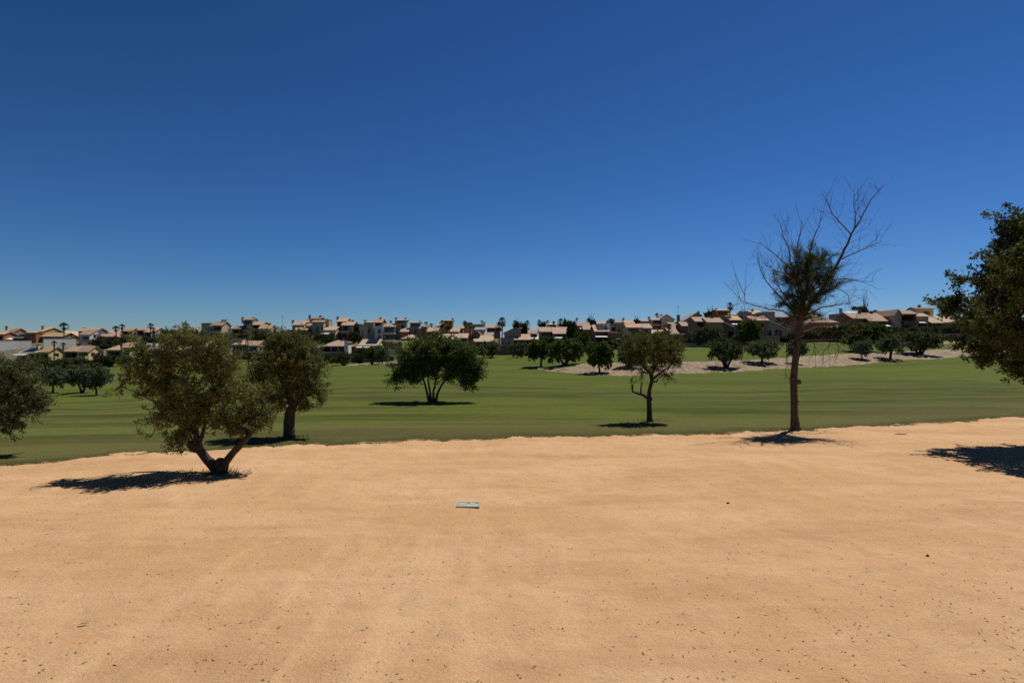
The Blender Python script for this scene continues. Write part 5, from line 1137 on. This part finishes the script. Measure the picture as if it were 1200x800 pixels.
H('grey terrace house behind the dead pine branches', 166, 'grey', 'grey', [B('T', 896, 908, 366.5, 402, dep=6, c='grey'), B('F', 908, 926, 371.8, 402, 367.2, c='lilac', dy=1), B('T', 925, 932.5, 373.2, 402, dep=5, c='salmon', dy=-1)], [('w', 0, 899, 902, 370, 374.5), ('p', 1, 910, 922, 373.5, 378.4), ('b', 1, 909, 923, 378, 380, 'grey'), ('p', 0, 898, 905, 377, 381), ('a', 0, 898, 906, 363.8, 365.4), ('p', 1, 911, 921, 381, 386)])
H('house with a rust red front and tiled hip roof right of the pine trunk', 142, 'terra', 'tile', [B('H', 956, 982, 378.2, 404, 370.4, c='terra')], [('a', 0, 964, 980, 381.8, 384.2), ('p', 0, 965, 980, 385, 391), ('w', 0, 957.5, 961.5, 379.5, 382), ('h', 0, 959, 960.5, 368, 373)])
H('mauve grey house with a bright flat terrace roof and a tall window', 156, 'lilac', 'pale', [B('T', 985.5, 997.5, 368.5, 404, dep=6, c='lilac'), B('G', 996, 1007, 372, 404, 366.8, ua=999, ve1=376, c='brown', dep=6, dy=-1)], [('w', 0, 989.5, 992.6, 372, 379), ('h', 0, 984.2, 986.4, 361.4, 370), ('a', 0, 988, 1003, 365.2, 367.6)])
H('brown house with two stout chimneys under a long tile roof', 146, 'brown', 'tile', [B('F', 1000, 1021, 373.4, 404, 366.2, c='brown'), B('F', 1020, 1042, 376.4, 404, 366.6, c='terra', dy=-1.5), B('T', 1041.5, 1050, 366.6, 404, dep=6, c='pink', dy=1)], [('h', 0, 1006.4, 1008.4, 361, 373), ('h', 1, 1020.2, 1022, 364.4, 372), ('p', 0, 1011.5, 1018, 375.4, 379.4), ('p', 1, 1023, 1040, 377.2, 380.2), ('a', 1, 1024, 1042.5, 380, 383), ('p', 1, 1025, 1040, 383.6, 391), ('c', 1, 1044.5, 383, 392, 'beige')])
H('terrace house with a brown gable end and a white awning at far right', 144, 'brown', 'tile', [B('G', 1048.5, 1056, 368.5, 404, 363.4, ua=1052, c='pink', dep=8, dy=-1), B('F', 1054.5, 1074, 368.2, 404, 363.6, c='brown'), B('F', 1074, 1088, 371, 404, 367, c='beige', dy=3)], [('p', 1, 1057, 1072, 369.4, 375.6), ('b', 1, 1056, 1074, 377, 380, 'brown'), ('w', 0, 1052.8, 1054.6, 371.5, 376), ('a', 2, 1070.5, 1080, 376.4, 379), ('p', 2, 1076, 1086, 377, 383), ('p', 1, 1057, 1071, 381, 386)])
H('tan house highest on the right ridge beside the border tree', 160, 'cream', 'brown', [B('F', 1073, 1094, 362.2, 402, 359.6, c='cream')], [('h', 0, 1076.4, 1078, 357.2, 361), ('p', 0, 1082, 1090, 364.5, 369)])
H('house with a pale roof half hidden by the right border tree', 146, 'terra', 'pale', [B('F', 1092, 1105, 378.6, 404, 371, c='terra'), B('F', 1108, 1145, 378, 404, 370, c='brown', dy=4)], [('p', 0, 1093.5, 1103.5, 379.6, 385), ('p', 1, 1112, 1140, 379.6, 386)])
# --- a last tier peeping over the ridge
H('pale far house between the largest dark crown and the solar panel roof', 190, 'cream', 'pale', [B('F', 655, 676, 382.5, 400, 379.6), B('F', 662, 670, 379, 398, 376.8, dy=8, c='white')], [('p', 0, 657, 674, 383.2, 387), ('h', 0, 671, 672.4, 377, 381)])
H('far house with a skylit roof behind the grey tower house', 192, 'beige', 'grey', [B('F', 718, 736, 378, 400, 374.4, c='grey'), B('F', 700, 715, 379.6, 398, 376.6, dy=6, c='beige', r='tile')], [('w', 0, 724, 726.5, 379.5, 382), ('h', 0, 730, 731.2, 372.4, 376), ('p', 1, 702, 712, 380.4, 384)])
H('far brown house behind the needles of the half dead pine', 186, 'pink', 'tile', [B('F', 932, 957, 371.6, 398, 367, c='pink'), B('F', 940, 950, 366.5, 396, 363.6, dy=6, c='beige')], [('p', 0, 935, 953, 372.6, 377), ('h', 0, 953, 954.4, 364.6, 369)])
H('far grey flat roofed house above the long tile roof with two stout chimneys', 186, 'grey', 'grey', [B('T', 1018, 1046, 366.4, 396, dep=6, c='grey'), B('F', 1030, 1040, 364.8, 396, 362.6, dy=6, c='beige', r='grey')], [('w', 0, 1026, 1028.5, 367, 370)])
# ------------------------------------------------------------------ small things on the sand
c = gp(548.5, 594); c.z = max(float(sand_z(np.array(c.x + i), np.array(c.y + j))) for i in (-.2, 0, .2) for j in (-.14, 0, .14)) - .006; cover = empty('utility_cover', c, 'small rectangular pale metal cover set in the sand', 'manhole cover')
w, d = .18, .125
MB().box(-w - .025, w + .025, -d - .025, -d, -.05, .014).box(-w - .025, w + .025, d, d + .025, -.05, .014).box(-w - .025, -w, -d, d, -.05, .014).box(w, w + .025, -d, d, -.05, .014).build('frame', plain('cast_frame', (.34, .37, .34), .7, .0, .3, 9), cover)
lid = plain('weathered_cover_plate', (.40, .42, .34), .6, 0, .35, 9)
MB().box(-w + .006, w - .006, -d + .006, d - .006, -.04, .011).build('lid', lid, cover)
MB().box(w - .05, w - .02, d - .06, d - .02, .0115, .014).box(-.02, .03, d - .05, d - .02, .0115, .014).build('lifting_slot', M['rail'], cover)

# scattered litter: bits of bark, twigs and dry leaves nobody could count, and pale gravel
rng = np.random.default_rng(77)
def scatter(name, n, size, wid, mat, lab, cat, dens, z=.004, hgt=.3):
    pts = []
    while len(pts) < n:
        y = 4.2 + 17 * rng.random() ** 1.9; x = rng.uniform(-1, 1) * (y * .95 + 1)
        if y < edge_y(np.array(x)) - .3 and rng.random() < dens(x, y): pts.append((x, y))
    p = np.array(pts); zz = sand_z(p[:, 0], p[:, 1]) + z
    a = rng.normal(0, .55, n) + rng.choice([0, 1.2], n); L = size * rng.uniform(.35, 1.5, n); w = wid * rng.uniform(.6, 1.4, n); h = w * hgt + .002
    dx, dy = np.cos(a), np.sin(a); v = []
    for s, q in ((-.5, 0), (0, -.5), (.5, 0), (0, .5)):
        v.append(np.stack([p[:, 0] + dx * L * s - dy * w * q, p[:, 1] + dy * L * s + dx * w * q, zz], 1))
    v.append(np.stack([p[:, 0], p[:, 1], zz + h], 1)); v = np.stack(v, 1).reshape(-1, 3); i = np.arange(n)[:, None] * 5
    f = np.concatenate([np.concatenate([i + a_, i + b_, i + 4], 1) for a_, b_ in ((0, 1), (1, 2), (2, 3), (3, 0))])
    o = np_mesh(name, v, f, mat); tag(o, lab, cat, None, 'stuff')


def cornered(x, y): return (.35 + .65 * float(ss(np.array(mnoise.noise((x * .9, y * .9, 2.0))), -.1, .3))) * (.25 + .75 * float(ss(np.array(x / y), .05, .55)) * float(1 - ss(np.array(y), 6, 11)) + .15 * float(1 - ss(np.array(y), 5, 9)))
scatter('leaf_litter', 900, .052, .0065, plain('dry_leaf', (.055, .035, .02), .8, 0, .5, 30), 'dark dry leaf and twig litter scattered over the sand', 'leaf litter', cornered)
scatter('gravel', 1500, .024, .017, plain('pale_gravel', (.50, .38, .26), .9, 0, .4, 20), 'fine pale and brown gravel lying on the sand', 'gravel', lambda x, y: .5, .0, .5)
scatter('gravel', 900, .024, .02, plain('brown_gravel', (.17, .11, .07), .9, 0, .4, 20), 'fine dark grit lying on the sand', 'gravel', lambda x, y: .5, .0, .5)


def lying(name, label, cat, u, v, path, rad, mat):
    c = gp(u, v); c.z = float(sand_z(np.array(c.x), np.array(c.y))) + rad[0]
    o = MB().tube([Vector(p) for p in path], rad, 7, .2).build(name, mat, None, None, True); o.location = c; tag(o, label, cat)


lying('twig', 'dark fallen twig on the sand between the pine and the border tree shadow', 'twig', 1056, 511, [(-.22, 0, 0), (-.05, .03, .015), (.1, .01, .01), (.26, .06, .03)], [.012, .014, .011, .006], M['bark'])
lying('stone', 'pale flat stone at the sand edge right of the pine', 'stone', 1051, 500, [(-.12, 0, 0), (-.05, .01, .01), (.05, .02, .01), (.13, 0, 0)], [.02, .045, .045, .02], plain('pale_stone', (.6, .5, .38)))
lying('stone', 'small dark stone on the sand at the right', 'stone', 1087, 656.5, [(-.018, 0, 0), (0, .004, .006), (.02, 0, 0)], [.008, .018, .008], plain('dark_stone', (.06, .045, .035)))
lying('stone', 'small dark stone on the sand right of the metal cover', 'stone', 853, 592, [(-.026, 0, 0), (0, .004, .004), (.03, 0, 0)], [.008, .017, .008], plain('dark_stone', (.06, .045, .035)))
c = gp(97, 743); c.z = float(sand_z(np.array(c.x), np.array(c.y))) + .012
mb = MB(); mb.v = [(-.05, 0, 0), (-.02, -.014, .012), (.02, -.012, .014), (.055, .004, .004), (.02, .014, .012), (-.02, .016, .01)]; mb.f = [(0, 1, 5), (1, 2, 4, 5), (2, 3, 4)]
o = mb.build('fallen_leaf', leafmat('fresh_leaf', (.05, .12, .02), (.06, .14, .03), .2)); o.location = c; o.rotation_euler = (0, 0, .35); tag(o, 'single fresh green leaf lying on the sand at lower left', 'leaf')

# tufts of rough grass along the sand edge and round the first trunks
N = 15000
x = rng.uniform(-17, 24, N); off = rng.exponential(.45, N) - .16; keep = rng.random(N) < (.55 + .45 * np.sin(x * 1.1) * np.sin(x * .37 + 1)); x, off = x[keep], off[keep]
def tufts(x, y, hgt, name, lab, mat):
    n = len(x); z = zt(x, y) - .02 - .22 * ss(edge_y(x) - y, .05, .6); z = np.where(y < edge_y(x), np.maximum(z, sand_z(x, y) - .01), z)
    a = rng.uniform(0, 6.283, n); h = hgt * rng.uniform(.5, 1.3, n); l = rng.normal(0, .35, (n, 2)) * h[:, None]; w = .010
    v = np.stack([np.stack([x + np.cos(a) * w, y + np.sin(a) * w, z], 1), np.stack([x - np.cos(a) * w, y - np.sin(a) * w, z], 1), np.stack([x + l[:, 0], y + l[:, 1], z + h], 1)], 1).reshape(-1, 3)
    tag(np_mesh(name, v, np.arange(3 * n).reshape(-1, 3), mat), lab, 'grass', None, 'stuff')


gm = leafmat('grass_blade', (.08, .08, .025), (.16, .14, .06), .5, .7, .1)
tufts(x, edge_y(x) + off, .045, 'rough_grass', 'rough grass blades along the edge of the sand', gm)
pts = []
for u, v, n, sp in ((259, 557, 230, .28), (932, 504, 160, .3), (762, 493, 200, .4), (340, 512, 200, .35), (238, 557, 60, .3)):
    g = gp(u, v); pts.append(np.stack([g.x + rng.normal(0, sp, n), g.y + rng.normal(0, sp * .6, n)], 1))
pts = np.concatenate(pts); tufts(pts[:, 0], pts[:, 1], .09, 'rough_grass', 'sparse dry weeds around the feet of the near trunks', gm)

# ------------------------------------------------------------------ parasols and cars glimpsed by the villas
def parasol(label, u, v, Y, r, mat):
    g = gy(u, Y); top = Z(v, Y); g.z = min(g.z, top - 2.3); o = empty('parasol', g, label, 'parasol'); h = top - g.z
    MB().tube([(0, 0, 0), (0, 0, h)], [.04, .03], 8).build('pole', M['steel'], o)
    n = 8; mb = MB(); mb.v = [(0, 0, h)] + [(r * math.cos(6.2832 * i / n), r * math.sin(6.2832 * i / n), h - .55) for i in range(n)] + [(0, 0, h - .08)] + [(r * math.cos(6.2832 * i / n), r * math.sin(6.2832 * i / n), h - .62) for i in range(n)]
    mb.f = [(0, 1 + i, 1 + (i + 1) % n) for i in range(n)] + [(9, 10 + (i + 1) % n, 10 + i) for i in range(n)] + [(1 + i, 10 + i, 10 + (i + 1) % n, 1 + (i + 1) % n) for i in range(n)]
    mb.build('canopy', mat, o)


parasol('white parasol in front of the long porch house', 390, 417.3, 128, 1.0, M['canvas'])
parasol('white parasol by the terrace of the arched window mansion', 367, 393.5, 176, 1.1, M['canvas'])
parasol('white parasol on the terrace right of the rust red house', 981, 380.5, 138, .8, M['canvas'])

# ------------------------------------------------------------------ daylight
SUN_EL, SUN_AZ = R(62), R(43)                      # azimuth measured from +Y towards +X
SKY = [(1.62, .219), (1.42, .378), (1.58, .352)]
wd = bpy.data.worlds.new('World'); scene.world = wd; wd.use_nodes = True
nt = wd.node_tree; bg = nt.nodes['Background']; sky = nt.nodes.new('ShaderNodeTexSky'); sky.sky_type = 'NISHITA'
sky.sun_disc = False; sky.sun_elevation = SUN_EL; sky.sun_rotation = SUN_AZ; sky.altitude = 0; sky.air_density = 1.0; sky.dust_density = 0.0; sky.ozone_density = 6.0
# deep, polarised-looking blue: steepen the gradient and grade the three channels
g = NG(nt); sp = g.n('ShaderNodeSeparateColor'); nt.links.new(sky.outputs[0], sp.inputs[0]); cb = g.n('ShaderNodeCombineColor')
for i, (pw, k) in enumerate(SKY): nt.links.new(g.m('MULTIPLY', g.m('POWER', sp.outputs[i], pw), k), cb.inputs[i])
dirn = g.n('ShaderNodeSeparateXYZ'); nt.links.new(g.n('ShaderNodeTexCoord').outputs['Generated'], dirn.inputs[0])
high = g.map(dirn.outputs[2], .50, .72)           # added darkening of the unseen upper sky, less blue, to weaken shadow fill
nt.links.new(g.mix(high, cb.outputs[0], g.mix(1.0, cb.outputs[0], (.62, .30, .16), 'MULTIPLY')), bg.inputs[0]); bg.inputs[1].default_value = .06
sl = bpy.data.lights.new('sun', 'SUN'); sl.energy = 4.6; sl.angle = R(.53); sl.color = (1, .955, .88)
so = bpy.data.objects.new('sun', sl); COL.objects.link(so)
sd = Vector((math.sin(SUN_AZ) * math.cos(SUN_EL), math.cos(SUN_AZ) * math.cos(SUN_EL), math.sin(SUN_EL)))
so.rotation_euler = sd.to_track_quat('Z', 'Y').to_euler()

cam = bpy.data.cameras.new('camera'); co = bpy.data.objects.new('camera', cam); COL.objects.link(co)
cam.sensor_width = 36; cam.lens = F / 1200 * 36; cam.shift_y = (CV - 400) / 1200; cam.clip_start = .1; cam.clip_end = 9000
co.location = (0, 0, CZ); co.rotation_euler = (R(90), 0, 0); scene.camera = co
scene.view_settings.view_transform = 'Standard'; scene.view_settings.look = 'None'; scene.view_settings.exposure = 0.0; scene.view_settings.gamma = 1
scene.render.engine = 'CYCLES'; scene.cycles.max_bounces = 5; scene.cycles.transparent_max_bounces = 4; scene.cycles.use_denoising = False
